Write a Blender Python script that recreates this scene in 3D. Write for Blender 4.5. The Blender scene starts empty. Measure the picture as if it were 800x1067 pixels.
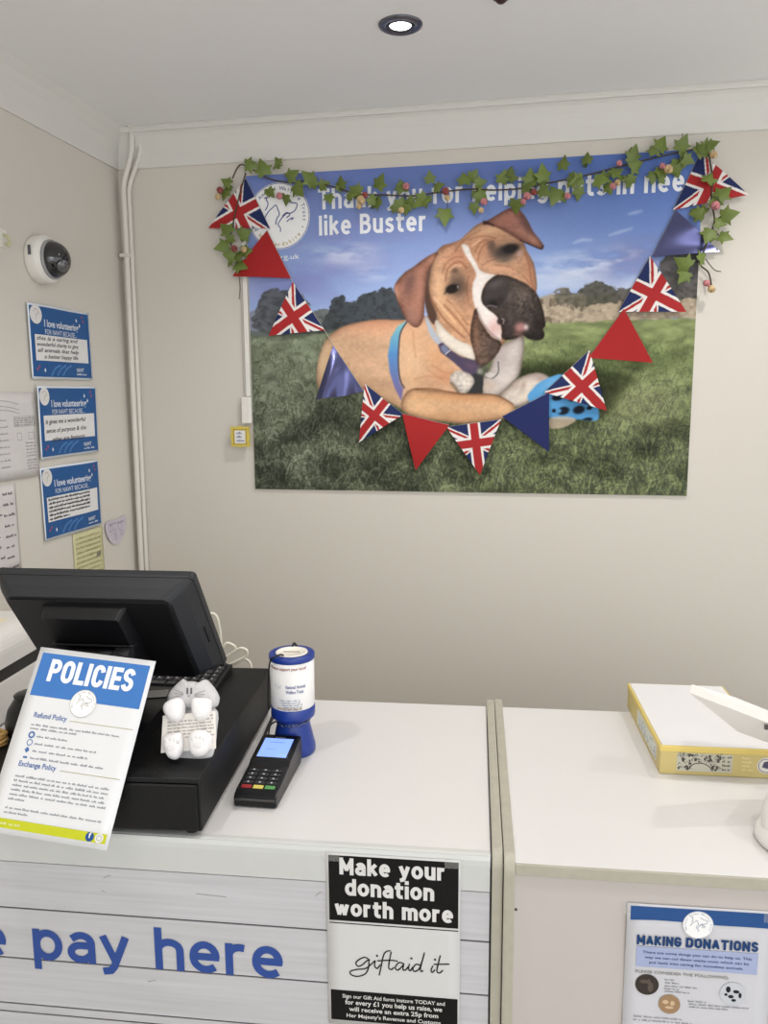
import bpy, math, random
import numpy as np
from mathutils import Matrix, Vector

scene = bpy.context.scene
col = scene.collection
# ================================================================ camera, world, lights, exposure
F_PX, YAW, PITCH, ROLL = 820.2, 0.184248, 0.150524, -0.007052
CAM = np.array([1.394, -2.6, 1.6])
_cy, _sy, _cp, _sp = math.cos(YAW), math.sin(YAW), math.cos(PITCH), math.sin(PITCH)
_fw = np.array([-_sy * _cp, _cy * _cp, -_sp]); _rt = np.array([_cy, _sy, 0]); _up = np.cross(_rt, _fw)
_rt, _up = _rt * math.cos(ROLL) + _up * math.sin(ROLL), -_rt * math.sin(ROLL) + _up * math.cos(ROLL)
cd = bpy.data.cameras.new('camera'); cam = bpy.data.objects.new('camera', cd); col.objects.link(cam)
cd.sensor_fit = 'VERTICAL'; cd.sensor_height = 36.0; cd.sensor_width = 27.0; cd.lens = F_PX / 1067 * 36.0; cd.clip_start = .02
cam.matrix_world = Matrix(((_rt[0], _up[0], -_fw[0], CAM[0]), (_rt[1], _up[1], -_fw[1], CAM[1]), (_rt[2], _up[2], -_fw[2], CAM[2]), (0, 0, 0, 1)))
scene.camera = cam

world = bpy.data.worlds.new('world'); scene.world = world; world.use_nodes = True
bg = world.node_tree.nodes['Background']; bg.inputs[0].default_value = (0.94, 0.975, 1.0, 1); bg.inputs[1].default_value = 1.6
scene.view_settings.view_transform = 'Standard'; scene.view_settings.look = 'None'
scene.view_settings.gamma = 1; scene.view_settings.use_curve_mapping = False
scene.view_settings.exposure = -0.07

def area(name, loc, aim, sx, sy, power, color):
    l = bpy.data.lights.new(name, 'AREA'); l.shape = 'RECTANGLE'; l.size = sx; l.size_y = sy; l.energy = power; l.color = color
    o = bpy.data.objects.new(name, l); col.objects.link(o); o.location = loc
    o.rotation_euler = (Vector(aim) - Vector(loc)).to_track_quat('-Z', 'Y').to_euler()
    return o
def spot(name, loc, power, color, angle=150, size=.03, blend=.8):
    l = bpy.data.lights.new(name, 'SPOT'); l.energy = power; l.color = color; l.spot_size = math.radians(angle); l.spot_blend = blend; l.shadow_soft_size = size
    o = bpy.data.objects.new(name, l); col.objects.link(o); o.location = loc
    return o
# two unseen area lights added overhead and behind the camera as fill
area('overhead_fill', (2.4, -4.4, 2.44), (1.6, -3.0, 0), 2.4, 1.6, 30, (1.0, .99, .97))
area('rear_fill', (3.4, -6.2, 1.7), (1.5, 0, 1.6), 3.4, 2.2, 30, (.97, .98, 1.0))
# the run of recessed downlights above and behind the counter
for _x, _y in ((2.15, -.60), (0.55, -1.9), (1.65, -1.9), (2.75, -1.9)):
    spot('downlight_beam', (_x, _y, 2.455), 20, (1.0, .975, .945))
spot('downlight_beam', (1.065, -.573, 2.44), 25, (1.0, .975, .945), 140)

# ================================================================ helpers
TH = math.radians(3.9)
EX = np.array([math.cos(TH), math.sin(TH), 0]); EY = np.array([-math.sin(TH), math.cos(TH), 0]); CO = np.array([1.349, -1.481, 0])
def ctr(u, v, z=0.0):                     # counter coordinates (along the front, back from the front, height) to the room
    return Vector(CO + EX * u + EY * v + np.array([0, 0, z]))
def lin(c):
    if isinstance(c, str):
        c = [int(c[i:i + 2], 16) for i in (0, 2, 4)]
    return tuple(((v / 255) / 12.92 if v / 255 <= .04045 else ((v / 255 + .055) / 1.055) ** 2.4) for v in c)
MATS = {}
def mat(name, c, rough=.5, metal=0, bump=0, scale=40, var=.05, spec=.5, emit=None, stretch=None, coat=0, trans=0):
    if name in MATS: return MATS[name]
    m = bpy.data.materials.new(name); m.use_nodes = True; nt = m.node_tree; b = nt.nodes['Principled BSDF']
    rgb = lin(c)
    tc = nt.nodes.new('ShaderNodeTexCoord'); mp = nt.nodes.new('ShaderNodeMapping'); nz = nt.nodes.new('ShaderNodeTexNoise')
    nt.links.new(tc.outputs['Object'], mp.inputs['Vector']); nt.links.new(mp.outputs['Vector'], nz.inputs['Vector'])
    nz.inputs['Scale'].default_value = scale; nz.inputs['Detail'].default_value = 4
    if stretch: mp.inputs['Scale'].default_value = stretch
    mx = nt.nodes.new('ShaderNodeMix'); mx.data_type = 'RGBA'
    mx.inputs[6].default_value = (*[v * (1 - var) for v in rgb], 1); mx.inputs[7].default_value = (*[min(1, v * (1 + var)) for v in rgb], 1)
    nt.links.new(nz.outputs['Fac'], mx.inputs[0]); nt.links.new(mx.outputs[2], b.inputs['Base Color'])
    b.inputs['Roughness'].default_value = rough; b.inputs['Metallic'].default_value = metal; b.inputs['Specular IOR Level'].default_value = spec
    if coat: b.inputs['Coat Weight'].default_value = coat; b.inputs['Coat Roughness'].default_value = .08
    if trans: b.inputs['Transmission Weight'].default_value = trans
    if bump:
        bp = nt.nodes.new('ShaderNodeBump'); bp.inputs['Strength'].default_value = bump; bp.inputs['Distance'].default_value = .004
        nt.links.new(nz.outputs['Fac'], bp.inputs['Height']); nt.links.new(bp.outputs['Normal'], b.inputs['Normal'])
    if emit:
        b.inputs['Emission Color'].default_value = (*lin(c), 1); b.inputs['Emission Strength'].default_value = emit
    MATS[name] = m
    return m
def attr_mat(name, rough=.5, spec=.4, gain=1.0):
    if name in MATS: return MATS[name]
    m = bpy.data.materials.new(name); m.use_nodes = True; nt = m.node_tree; b = nt.nodes['Principled BSDF']
    a = nt.nodes.new('ShaderNodeAttribute'); a.attribute_name = 'ink'
    nt.links.new(a.outputs['Color'], b.inputs['Base Color'])
    b.inputs['Roughness'].default_value = rough; b.inputs['Specular IOR Level'].default_value = spec
    MATS[name] = m
    return m
class MB:
    def __init__(s): s.v = []; s.f = []; s.sm = []
    def add(s, vs, fs, smooth=False, M=None):
        n = len(s.v)
        if M is not None: vs = [tuple(M @ Vector(v)) for v in vs]
        s.v += [tuple(v) for v in vs]; s.f += [tuple(i + n for i in f) for f in fs]; s.sm += [smooth] * len(fs)
        return s
    def box(s, x0, x1, y0, y1, z0, z1, b=0.0, M=None):
        if b <= 0:
            vs = [(x, y, z) for z in (z0, z1) for y in (y0, y1) for x in (x0, x1)]
            return s.add(vs, [(0, 2, 3, 1), (4, 5, 7, 6), (0, 1, 5, 4), (2, 6, 7, 3), (0, 4, 6, 2), (1, 3, 7, 5)], False, M)
        b = min(b, (x1 - x0) / 2.01, (y1 - y0) / 2.01, (z1 - z0) / 2.01)
        vs = []; idx = {}
        X = (x0, x1); Y = (y0, y1); Z = (z0, z1); sg = (1, -1)
        for i in (0, 1):
            for j in (0, 1):
                for k in (0, 1):
                    for ax in range(3):
                        p = [X[i] + sg[i] * b, Y[j] + sg[j] * b, Z[k] + sg[k] * b]
                        p[ax] = (X[i], Y[j], Z[k])[ax]
                        idx[i, j, k, ax] = len(vs); vs.append(tuple(p))
        fs = []
        q = ((0, 0), (1, 0), (1, 1), (0, 1))
        for e in (0, 1):
            fs.append(tuple(idx[e, a, c, 0] for a, c in q)[::(1 if e else -1)])
            fs.append(tuple(idx[a, e, c, 1] for a, c in q)[::(-1 if e else 1)])
            fs.append(tuple(idx[a, c, e, 2] for a, c in q)[::(1 if e else -1)])
        for a in (0, 1):
            for c in (0, 1):
                r = 1 if a == c else -1
                fs.append((idx[0, a, c, 1], idx[1, a, c, 1], idx[1, a, c, 2], idx[0, a, c, 2])[::r])
                fs.append((idx[a, 0, c, 2], idx[a, 1, c, 2], idx[a, 1, c, 0], idx[a, 0, c, 0])[::r])
                fs.append((idx[a, c, 0, 0], idx[a, c, 1, 0], idx[a, c, 1, 1], idx[a, c, 0, 1])[::r])
                for k in (0, 1):
                    t = (idx[a, c, k, 0], idx[a, c, k, 1], idx[a, c, k, 2])
                    fs.append(t if (a + c + k) % 2 else t[::-1])
        return s.add(vs, fs, False, M)
    def tube(s, pts, r, n=10, closed=False, M=None, cap=True):
        P = [Vector(p) for p in pts]; m = len(P); vs = []; up = None
        for i in range(m):
            if closed: t = P[(i + 1) % m] - P[i - 1]
            else: t = P[min(i + 1, m - 1)] - P[max(i - 1, 0)]
            t.normalize()
            if up is None: up = t.orthogonal().normalized()
            up = (up - t * up.dot(t)).normalized(); w = t.cross(up)
            rr = r[i] if isinstance(r, (list, tuple)) else r
            for k in range(n):
                a = 2 * math.pi * k / n; vs.append(tuple(P[i] + (up * math.cos(a) + w * math.sin(a)) * rr))
        fs = []
        for i in range(m if closed else m - 1):
            j = (i + 1) % m
            for k in range(n):
                fs.append((i * n + k, i * n + (k + 1) % n, j * n + (k + 1) % n, j * n + k))
        s.add(vs, fs, True, M)
        if cap and not closed:
            o = len(s.v) - len(vs)
            s.f += [tuple(o + k for k in range(n))[::-1], tuple(o + (m - 1) * n + k for k in range(n))]; s.sm += [False, False]
        return s
    def lathe(s, prof, n=32, M=None, smooth=True):
        vs = []; fs = []; m = len(prof)
        for r, z in prof:
            for k in range(n):
                a = 2 * math.pi * k / n; vs.append((r * math.cos(a), r * math.sin(a), z))
        for i in range(m - 1):
            for k in range(n):
                fs.append((i * n + k, i * n + (k + 1) % n, (i + 1) * n + (k + 1) % n, (i + 1) * n + k))
        if prof[0][0] > 1e-6: fs.append(tuple(range(n))[::-1])
        if prof[-1][0] > 1e-6: fs.append(tuple((m - 1) * n + k for k in range(n)))
        return s.add(vs, fs, smooth, M)
    def prism(s, pts, y0, y1, M=None):     # outline in x,z pushed through y
        n = len(pts)
        ar = sum(pts[i][0] * pts[(i + 1) % n][1] - pts[(i + 1) % n][0] * pts[i][1] for i in range(n))
        if ar < 0: pts = pts[::-1]
        vs = [(x, y0, z) for x, z in pts] + [(x, y1, z) for x, z in pts]
        fs = [tuple(range(n)), tuple(range(n, 2 * n))[::-1]] + [(i, i + n, (i + 1) % n + n, (i + 1) % n) for i in range(n)]
        return s.add(vs, fs, False, M)
    def pillow(s, pts, y, depth, M=None, levels=6, flat=.0, back=None):   # a puffed outline in x,z, bulging towards -y
        n = len(pts); cx = sum(p[0] for p in pts) / n; cz = sum(p[1] for p in pts) / n
        vs = []; fs = []; rings = []
        bd = depth if back is None else back
        for k in range(-levels, levels + 1):
            a = k / levels * math.pi / 2; sc = max(math.cos(a) ** .6, .02); d = math.sin(a)
            rings.append(len(vs))
            for x, z in pts: vs.append((cx + (x - cx) * sc, y - d * (depth if d > 0 else bd), cz + (z - cz) * sc))
        for r in range(len(rings) - 1):
            for i in range(n):
                fs.append((rings[r] + i, rings[r] + (i + 1) % n, rings[r + 1] + (i + 1) % n, rings[r + 1] + i))
        fs.append(tuple(range(n))[::-1]); fs.append(tuple(rings[-1] + i for i in range(n)))
        return s.add(vs, fs, True, M)
    def build(s, name, m, parent=None, loc=None, rotz=0, fix=True):
        me = bpy.data.meshes.new(name); me.from_pydata(s.v, [], s.f); me.polygons.foreach_set('use_smooth', s.sm)
        me.materials.append(m)
        if fix:
            import bmesh
            b = bmesh.new(); b.from_mesh(me); bmesh.ops.recalc_face_normals(b, faces=b.faces); b.to_mesh(me); b.free()
        me.update()
        o = bpy.data.objects.new(name, me); col.objects.link(o)
        if parent is not None: o.parent = parent
        if loc is not None: o.location = loc
        if rotz: o.rotation_euler.z = rotz
        return o
def tag(o, label, cat, group=None):
    o['label'] = label; o['category'] = cat
    if group: o['group'] = group
    return o
def structure(o): o['kind'] = 'structure'; return o
def thing(name, label, cat, loc=(0, 0, 0), rot=(0, 0, 0), group=None):
    o = bpy.data.objects.new(name, None); col.objects.link(o); o.location = loc; o.rotation_euler = rot; o.empty_display_size = .05
    return tag(o, label, cat, group)
def catmull(pts, n=6, closed=False):
    p = [np.array(q, float) for q in pts]; m = len(p); out = []
    for i in range(m if closed else m - 1):
        a, b, c, d = (p[(i - 1) % m], p[i], p[(i + 1) % m], p[(i + 2) % m]) if closed else (p[max(i - 1, 0)], p[i], p[i + 1], p[min(i + 2, m - 1)])
        for k in range(n):
            t = k / n
            out.append(tuple(.5 * (2 * b + (c - a) * t + (2 * a - 5 * b + 4 * c - d) * t * t + (3 * b - a - 3 * c + d) * t ** 3)))
    if not closed: out.append(tuple(p[-1]))
    return out
# ---- flat printing: everything is laid out in sheet x,z (front looks towards -y); curl(x,z) lifts the sheet off its plane
_FC = {}
def glyphs(body, bold=0.0, shear=0.0, spacing=1.0):
    key = (body, bold, shear, spacing)
    if key not in _FC:
        c = bpy.data.curves.new('type', 'FONT'); c.body = body; c.size = 1.0; c.offset = bold; c.shear = shear; c.space_character = spacing; c.resolution_u = 3
        o = bpy.data.objects.new('type', c); col.objects.link(o)
        me = bpy.data.meshes.new_from_object(o.evaluated_get(bpy.context.evaluated_depsgraph_get()))
        v = [tuple(x.co) for x in me.vertices]; f = [tuple(p.vertices) for p in me.polygons]
        bpy.data.objects.remove(o); bpy.data.curves.remove(c); bpy.data.meshes.remove(me)
        _FC[key] = (v, f)
    return _FC[key]
class Chunks(MB):                       # remembers each printed piece, so far-apart pieces become parts of their own
    def __init__(s): MB.__init__(s); s.at = []
    def add(s, vs, fs, smooth=False, M=None):
        s.at.append((len(s.v), len(s.f))); return MB.add(s, vs, fs, smooth, M)
    def pieces(s):
        at = s.at + [(len(s.v), len(s.f))]; n = len(s.at); bx = []
        for k in range(n):
            q = s.v[at[k][0]:at[k + 1][0]]; bx.append(([min(p[i] for p in q) for i in range(3)], [max(p[i] for p in q) for i in range(3)]))
        own = list(range(n))
        def root(i):
            while own[i] != i: own[i] = own[own[i]]; i = own[i]
            return i
        for i in range(n):
            for j in range(i):
                g = max(max(bx[i][0][a] - bx[j][1][a], bx[j][0][a] - bx[i][1][a], 0) for a in (0, 2))
                if g < .012: own[root(i)] = root(j)
        out = {}
        for k in range(n):
            m = out.setdefault(root(k), MB()); v0, f0 = at[k]; v1, f1 = at[k + 1]; d = len(m.v) - v0
            m.v += s.v[v0:v1]; m.f += [tuple(i + d for i in f) for f in s.f[f0:f1]]; m.sm += s.sm[f0:f1]
        return list(out.values())
# ---- a plain rounded lettering for the large words: each letter is a few pen strokes (capital height 1, x-height .72)
def _a(cx, cy, rx, ry, a0, a1, n=14): return [(cx + rx * math.cos(math.radians(a0 + (a1 - a0) * k / n)), cy + ry * math.sin(math.radians(a0 + (a1 - a0) * k / n))) for k in range(n + 1)]
_x = .70
_bowl = _a(.24, .35, .24, .35, 0, 360, 24)
PEN = {
 'a': (.44, [[(.05, .61)] + _a(.23, .47, .21, .23, 120, 0) + [(.44, 0)], [(.44, .41), (.24, .41)] + _a(.20, .205, .20, .205, 90, 270) + [(.30, .02), (.44, .16)]]),
 'b': (.48, [[(0, 0), (0, 1)], _bowl]), 'd': (.48, [[(.48, 0), (.48, 1)], _bowl]),
 'e': (.47, [[(.02, .36), (.46, .36)] + _a(.235, .36, .23, .34, 5, 180) + _a(.26, .33, .255, .33, 180, 305)]),
 'f': (.30, [_a(.28, .80, .18, .20, 80, 180) + [(.10, 0)], [(0, _x), (.30, _x)]]),
 'g': (.48, [_bowl, [(.48, _x), (.48, -.06)] + _a(.25, -.06, .23, .22, 0, -150)]),
 'h': (.44, [[(0, 0), (0, 1)], _a(.22, .47, .22, .23, 180, 0) + [(.44, 0)]]), 'n': (.44, [[(0, 0), (0, _x)], _a(.22, .47, .22, .23, 180, 0) + [(.44, 0)]]),
 'i': (.0, [[(0, 0), (0, _x)], [(0, 1.0), (0, 1.03)]]), 'k': (.42, [[(0, 0), (0, 1)], [(.40, _x), (.06, .34)], [(.14, .42), (.43, 0)]]), 'l': (.0, [[(0, 0), (0, 1)]]),
 'm': (.78, [[(0, 0), (0, _x)], _a(.195, .49, .195, .21, 180, 0) + [(.39, 0)], _a(.585, .49, .195, .21, 180, 0) + [(.78, 0)]]),
 'o': (.50, [_a(.25, .35, .25, .35, 0, 360, 26)]), 'p': (.48, [[(0, -.28), (0, _x)], _bowl]),
 'r': (.27, [[(0, 0), (0, _x)], _a(.22, .46, .22, .24, 180, 75)]),
 's': (.38, [_a(.20, .535, .18, .165, 35, 250) + _a(.18, .17, .19, .17, 70, -150)]),
 't': (.30, [[(.10, .92)] + _a(.28, .17, .18, .17, 180, 285), [(0, _x), (.30, _x)]]),
 'u': (.44, [[(0, _x), (0, .23)] + _a(.22, .23, .22, .23, 180, 360), [(.44, _x), (.44, 0)]]),
 'w': (.70, [[(0, _x), (.17, 0)], [(.17, 0), (.35, .66)], [(.35, .66), (.53, 0)], [(.53, 0), (.70, _x)]]),
 'y': (.46, [[(0, _x), (.23, .03)], [(.46, _x), (.20, -.14), (.13, -.25), (.0, -.28)]]),
 'A': (.56, [[(0, 0), (.28, 1)], [(.28, 1), (.56, 0)], [(.10, .28), (.46, .28)]]), 'B': (.52, [[(0, 0), (0, 1), (.22, 1)] + _a(.24, .77, .22, .23, 90, -90) + [(0, .54)], [(.2, .54)] + _a(.25, .27, .27, .27, 90, -90) + [(0, 0)]]),
 'C': (.50, [_a(.27, .70, .25, .30, 15, 180) + _a(.27, .30, .25, .30, 180, 345)]), 'D': (.54, [[(0, 0), (0, 1), (.20, 1)] + _a(.26, .72, .28, .28, 90, 0) + _a(.26, .28, .28, .28, 0, -90) + [(0, 0)]]),
 'E': (.40, [[(.42, 1), (0, 1), (0, 0), (.42, 0)], [(0, .51), (.38, .51)]]), 'G': (.54, [_a(.27, .70, .27, .30, 15, 180) + _a(.27, .30, .27, .30, 180, 360) + [(.54, .47), (.30, .47)]]),
 'I': (.0, [[(0, 0), (0, 1)]]), 'K': (.50, [[(0, 0), (0, 1)], [(.48, 1), (.06, .46)], [(.16, .58), (.50, 0)]]), 'L': (.38, [[(0, 1), (0, 0), (.40, 0)]]),
 'M': (.68, [[(0, 0), (0, 1)], [(0, 1), (.34, .25)], [(.34, .25), (.68, 1)], [(.68, 1), (.68, 0)]]), 'N': (.54, [[(0, 0), (0, 1)], [(0, 1), (.54, 0)], [(.54, 0), (.54, 1)]]),
 'O': (.54, [_a(.27, .70, .27, .30, 0, 180) + _a(.27, .30, .27, .30, 180, 360) + [(.54, .70)]]), 'P': (.50, [[(0, 0), (0, 1), (.24, 1)] + _a(.25, .735, .25, .265, 90, -90) + [(0, .47)]]),
 'S': (.48, [_a(.245, .755, .235, .245, 20, 255) + _a(.235, .25, .245, .25, 75, -160)]), 'T': (.56, [[(0, 1), (.56, 1)], [(.28, 1), (.28, 0)]]),
}
class Print:
    def __init__(s, curl=None, base=0.0): s.mb = Chunks(); s.curl = curl or (lambda x, z: 0.0); s.base = base
    def P(s, x, z, lift): return (x, -(s.base + lift) - s.curl(x, z), z)
    def text(s, body, x, z, h, width=None, align='l', bold=0.0, shear=0.0, lift=.0008, slope=0.0, spacing=1.0):
        v, f = glyphs(body, bold, shear, spacing)
        if not v: return s
        x0 = min(p[0] for p in v); x1 = max(p[0] for p in v); w = x1 - x0
        k = h / .729                         # h = height of a capital letter
        kx = width / w if width else k
        ox = {'l': 0, 'c': -w * kx / 2, 'r': -w * kx}[align]
        s.mb.add([s.P(x + ox + (p[0] - x0) * kx, z + p[1] * k + slope * (ox + (p[0] - x0) * kx), lift) for p in v], f)
        return s
    def pen(s, body, x, z, h, width, w, align='l', lift=.0008, gap=.22):   # w: stroke weight as a share of the letter height
        adv = []; p = 0
        for ch in body:
            if ch == ' ': p += .40 + w * .3; continue
            adv.append((p, ch)); p += PEN[ch][0] + w + gap * (1 - w * .9)
        tot = p - gap * (1 - w * .9); kx = width / tot
        ox = {'l': 0, 'c': -width / 2, 'r': -width}[align]
        for p, ch in adv:
            for si, st in enumerate(PEN[ch][1]):
                if ch == 'i' and si: st = [(0, (.80 + .28 * w) / (1 - w)), (0, (.80 + .28 * w) / (1 - w) + .02)]
                q = [np.array((x + ox + (p + w / 2 + a) * kx, z + (w / 2 + b * (1 - w)) * h)) for a, b in st]
                q = [q[0]] + [b for a, b in zip(q, q[1:]) if np.hypot(*(b - a)) > 1e-7]
                t0 = q[0] - q[1]; t1 = q[-1] - q[-2]; W = w * h * .5
                if np.hypot(*(q[0] - q[-1])) > 1e-6:
                    q[0] = q[0] + t0 / np.hypot(*t0) * W * (1 if abs(t0[0]) < 1e-9 or abs(t0[1]) < 1e-9 else .45); q[-1] = q[-1] + t1 / np.hypot(*t1) * W * (1 if abs(t1[0]) < 1e-9 or abs(t1[1]) < 1e-9 else .45)
                s.ribbon(q, w * h, lift + .00022 * si)
        return s
    def ribbon(s, q, w, lift):               # a flat stroke with mitred corners
        n = len(q); vs = []; closed = np.hypot(*(q[0] - q[-1])) < 1e-6
        for i in range(n):
            a = q[i] - q[i - 1] if i else (q[-1] - q[-2] if closed else q[1] - q[0]); b = q[i + 1] - q[i] if i < n - 1 else (q[1] - q[0] if closed else q[-1] - q[-2])
            a = a / np.hypot(*a); b = b / np.hypot(*b); na = np.array([-a[1], a[0]]); nb = np.array([-b[1], b[0]]); m = na + nb; L = np.hypot(*m); m = m / L if L > 1e-6 else na
            k = min(w / 2 / max(.35, m @ na), w)
            vs += [s.P(*(q[i] + m * k), lift + .00018 * i / n), s.P(*(q[i] - m * k), lift + .00018 * i / n)]
        s.mb.add(vs, [(2 * i, 2 * i + 1, 2 * i + 3, 2 * i + 2) for i in range(n - 1)])
    def arc(s, body, cx, cz, r, h, a0, a1, inward=False, bold=0.0, lift=.0008):
        n = len(body)
        for i, ch in enumerate(body):
            if ch == ' ': continue
            v, f = glyphs(ch, bold); w = (min(p[0] for p in v) + max(p[0] for p in v)) / 2; k = h / .729
            a = math.radians(a0 + (a1 - a0) * (i / max(1, n - 1)))
            t = a - math.pi / 2 if not inward else a + math.pi / 2
            ca, sa = math.cos(t), math.sin(t)
            s.mb.add([s.P(cx + r * math.cos(a) + ((p[0] - w) * ca - p[1] * sa) * k, cz + r * math.sin(a) + ((p[0] - w) * sa + p[1] * ca) * k, lift) for p in v], f)
        return s
    def rect(s, x0, x1, z0, z1, lift=.0004, nx=1, nz=1):
        vs = []; fs = []
        for j in range(nz + 1):
            for i in range(nx + 1): vs.append(s.P(x0 + (x1 - x0) * i / nx, z0 + (z1 - z0) * j / nz, lift))
        for j in range(nz):
            for i in range(nx):
                a = j * (nx + 1) + i; fs.append((a, a + 1, a + nx + 2, a + nx + 1))
        s.mb.add(vs, fs); return s
    def frame(s, x0, x1, z0, z1, w, lift=.0004):
        for a in ((x0, x1, z0, z0 + w), (x0, x1, z1 - w, z1), (x0, x0 + w, z0, z1), (x1 - w, x1, z0, z1)): s.rect(*a, lift)
        return s
    def disc(s, cx, cz, rx, rz=None, lift=.0005, n=40):
        rz = rz or rx
        s.mb.add([s.P(cx, cz, lift)] + [s.P(cx + rx * math.cos(2 * math.pi * k / n), cz + rz * math.sin(2 * math.pi * k / n), lift) for k in range(n)],
                 [(0, 1 + k, 1 + (k + 1) % n) for k in range(n)]); return s
    def ring(s, cx, cz, r, w, lift=.0006, n=48):
        vs = [s.P(cx + q * math.cos(2 * math.pi * k / n), cz + q * math.sin(2 * math.pi * k / n), lift) for k in range(n) for q in (r - w, r)]
        s.mb.add(vs, [(2 * k, 2 * k + 1, (2 * k + 3) % (2 * n), (2 * k + 2) % (2 * n)) for k in range(n)]); return s
    def poly(s, pts, lift=.0005): s.mb.add([s.P(x, z, lift) for x, z in pts], [tuple(range(len(pts)))]); return s
    def stroke(s, pts, w, lift=.0007, n=4):
        q = [np.array(p) for p in (catmull(pts, n) if len(pts) > 2 else pts)]; vs = []
        for i, p in enumerate(q):
            t = q[min(i + 1, len(q) - 1)] - q[max(i - 1, 0)]; t = t / (np.hypot(*t) + 1e-9); nrm = np.array([-t[1], t[0]]) * w / 2
            vs += [s.P(*(p + nrm), lift), s.P(*(p - nrm), lift)]
        s.mb.add(vs, [(2 * i, 2 * i + 1, 2 * i + 3, 2 * i + 2) for i in range(len(q) - 1)]); return s
    def words(s, x, z, width, h, seed, lift=.0005, slope=0.0):   # a line of print too small to read: word-long dashes broken into letter stubs
        r = random.Random(seed); p = x
        while p < x + width - h:
            w = min(h * r.uniform(1.2, 5.2), x + width - p); q = p
            while q < p + w - h * .3:
                hh = h * r.choice((.62, .62, .7, 1.0)); b = q + h * .42
                zz = z + slope * (q - x)
                s.mb.add([s.P(q, zz, lift), s.P(b, zz, lift), s.P(b, zz + hh, lift), s.P(q, zz + hh, lift)], [(0, 1, 2, 3)]); q += h * .6
            p += w + h * .75
        return s
    def scribble(s, x, z, width, h, seed, lift=.0006, slope=0.0, pen=.0011):   # a line of joined handwriting
        r = random.Random(seed); p = x
        while p < x + width - h:
            w = min(h * r.uniform(1.8, 5), x + width - p); pts = []; q = p
            while q < p + w:
                b = z + slope * (q - x)
                pts += [(q, b), (q + h * .22, b + h * r.choice((.55, .6, 1.1))), (q + h * .36, b - (h * .4 if r.random() < .12 else 0))]; q += h * r.uniform(.42, .62)
            if len(pts) > 2: s.stroke(pts, pen, lift, 3)
            p += w + h * .55
        return s
    def build(s, name, m, parent): return [q.build(name, m, parent, fix=False) for q in s.mb.pieces()][0]
EMB = [[(220, 215), (245, 208), (236, 226), (250, 255), (240, 290), (224, 312)],
       [(365, 215), (400, 240), (440, 260), (485, 270), (470, 320), (430, 345), (400, 345), (360, 380), (328, 430), (345, 460), (345, 492)],
       [(212, 385), (250, 325), (285, 295), (312, 272), (330, 310), (340, 350), (318, 385), (308, 432)],
       [(362, 368), (400, 338), (424, 358), (396, 380)], [(398, 412), (430, 388), (452, 384), (436, 402)]]
def emblem(cx, cz, r, parent, ink='4A5790', curl=None, base=0.0, words=('National Animal Welfare Trust', ''), lift=.0006, line=.016, bg='F2F1F0'):
    d = Print(curl, base).disc(cx, cz, r, lift=lift).build('emblem', mat('print_' + bg, bg, .5), parent)
    p = Print(curl, base).ring(cx, cz, r * .985, r * .02, lift + .0003)
    for st in EMB: p.stroke([(cx + (x - 336) / 250 * r, cz - (y - 364) / 272 * r) for x, y in st], r * line * 2.2, lift + .0003)
    if words[0]: p.arc(words[0], cx, cz, r * .78, r * .12, 205, -25, bold=.01, lift=lift + .0003)
    p.build('emblem_lines', mat('print_' + ink, ink, .5), d)
    if words[1]:
        Print(curl, base).arc(words[1], cx, cz, r * .90, r * .13, 222, 318, True, .01, lift + .0003).build('emblem_lettering', mat('print_B79A4A', 'B79A4A', .5), d)
    return d
def ink(c, rough=.55): return mat('print_' + c, c, rough, spec=.2)
def sheet(parent, w, h, m, curl=None, name='page', nx=10, nz=8, x0=0.0, z0=0.0, t=.0006):    # page lies x0..x0+w, z0..z0+h
    curl = curl or (lambda x, z: 0.0); mb = MB(); vs = []; fs = []
    for s_ in (0, 1):
        for j in range(nz + 1):
            for i in range(nx + 1):
                x = x0 + w * i / nx; z = z0 + h * j / nz; vs.append((x, (t if s_ else 0) - curl(x, z), z))
    N = (nx + 1) * (nz + 1)
    for j in range(nz):
        for i in range(nx):
            a = j * (nx + 1) + i; q = (a, a + 1, a + nx + 2, a + nx + 1); fs += [q, tuple(k + N for k in q)[::-1]]
    edge = [i for i in range(nx + 1)] + [(nx + 1) * j + nx for j in range(1, nz + 1)] + [nz * (nx + 1) + i for i in range(nx - 1, -1, -1)] + [(nx + 1) * j for j in range(nz - 1, 0, -1)]
    for a, b in zip(edge, edge[1:] + edge[:1]): fs.append((b, a, a + N, b + N))
    mb.add(vs, fs, True)
    return mb.build(name, m, parent)
def tape(parent, x, z, w, h, base=.0, curl=None):
    if 'clear_tape' not in MATS: mat('clear_tape', 'E4E4E0', .12, spec=.6).node_tree.nodes['Principled BSDF'].inputs['Alpha'].default_value = .16
    return Print(curl, base).rect(x - w / 2, x + w / 2, z - h / 2, z + h / 2, .0012).build('tape', mat('clear_tape', 'D9D8D2', .25, spec=.5), parent)
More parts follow.
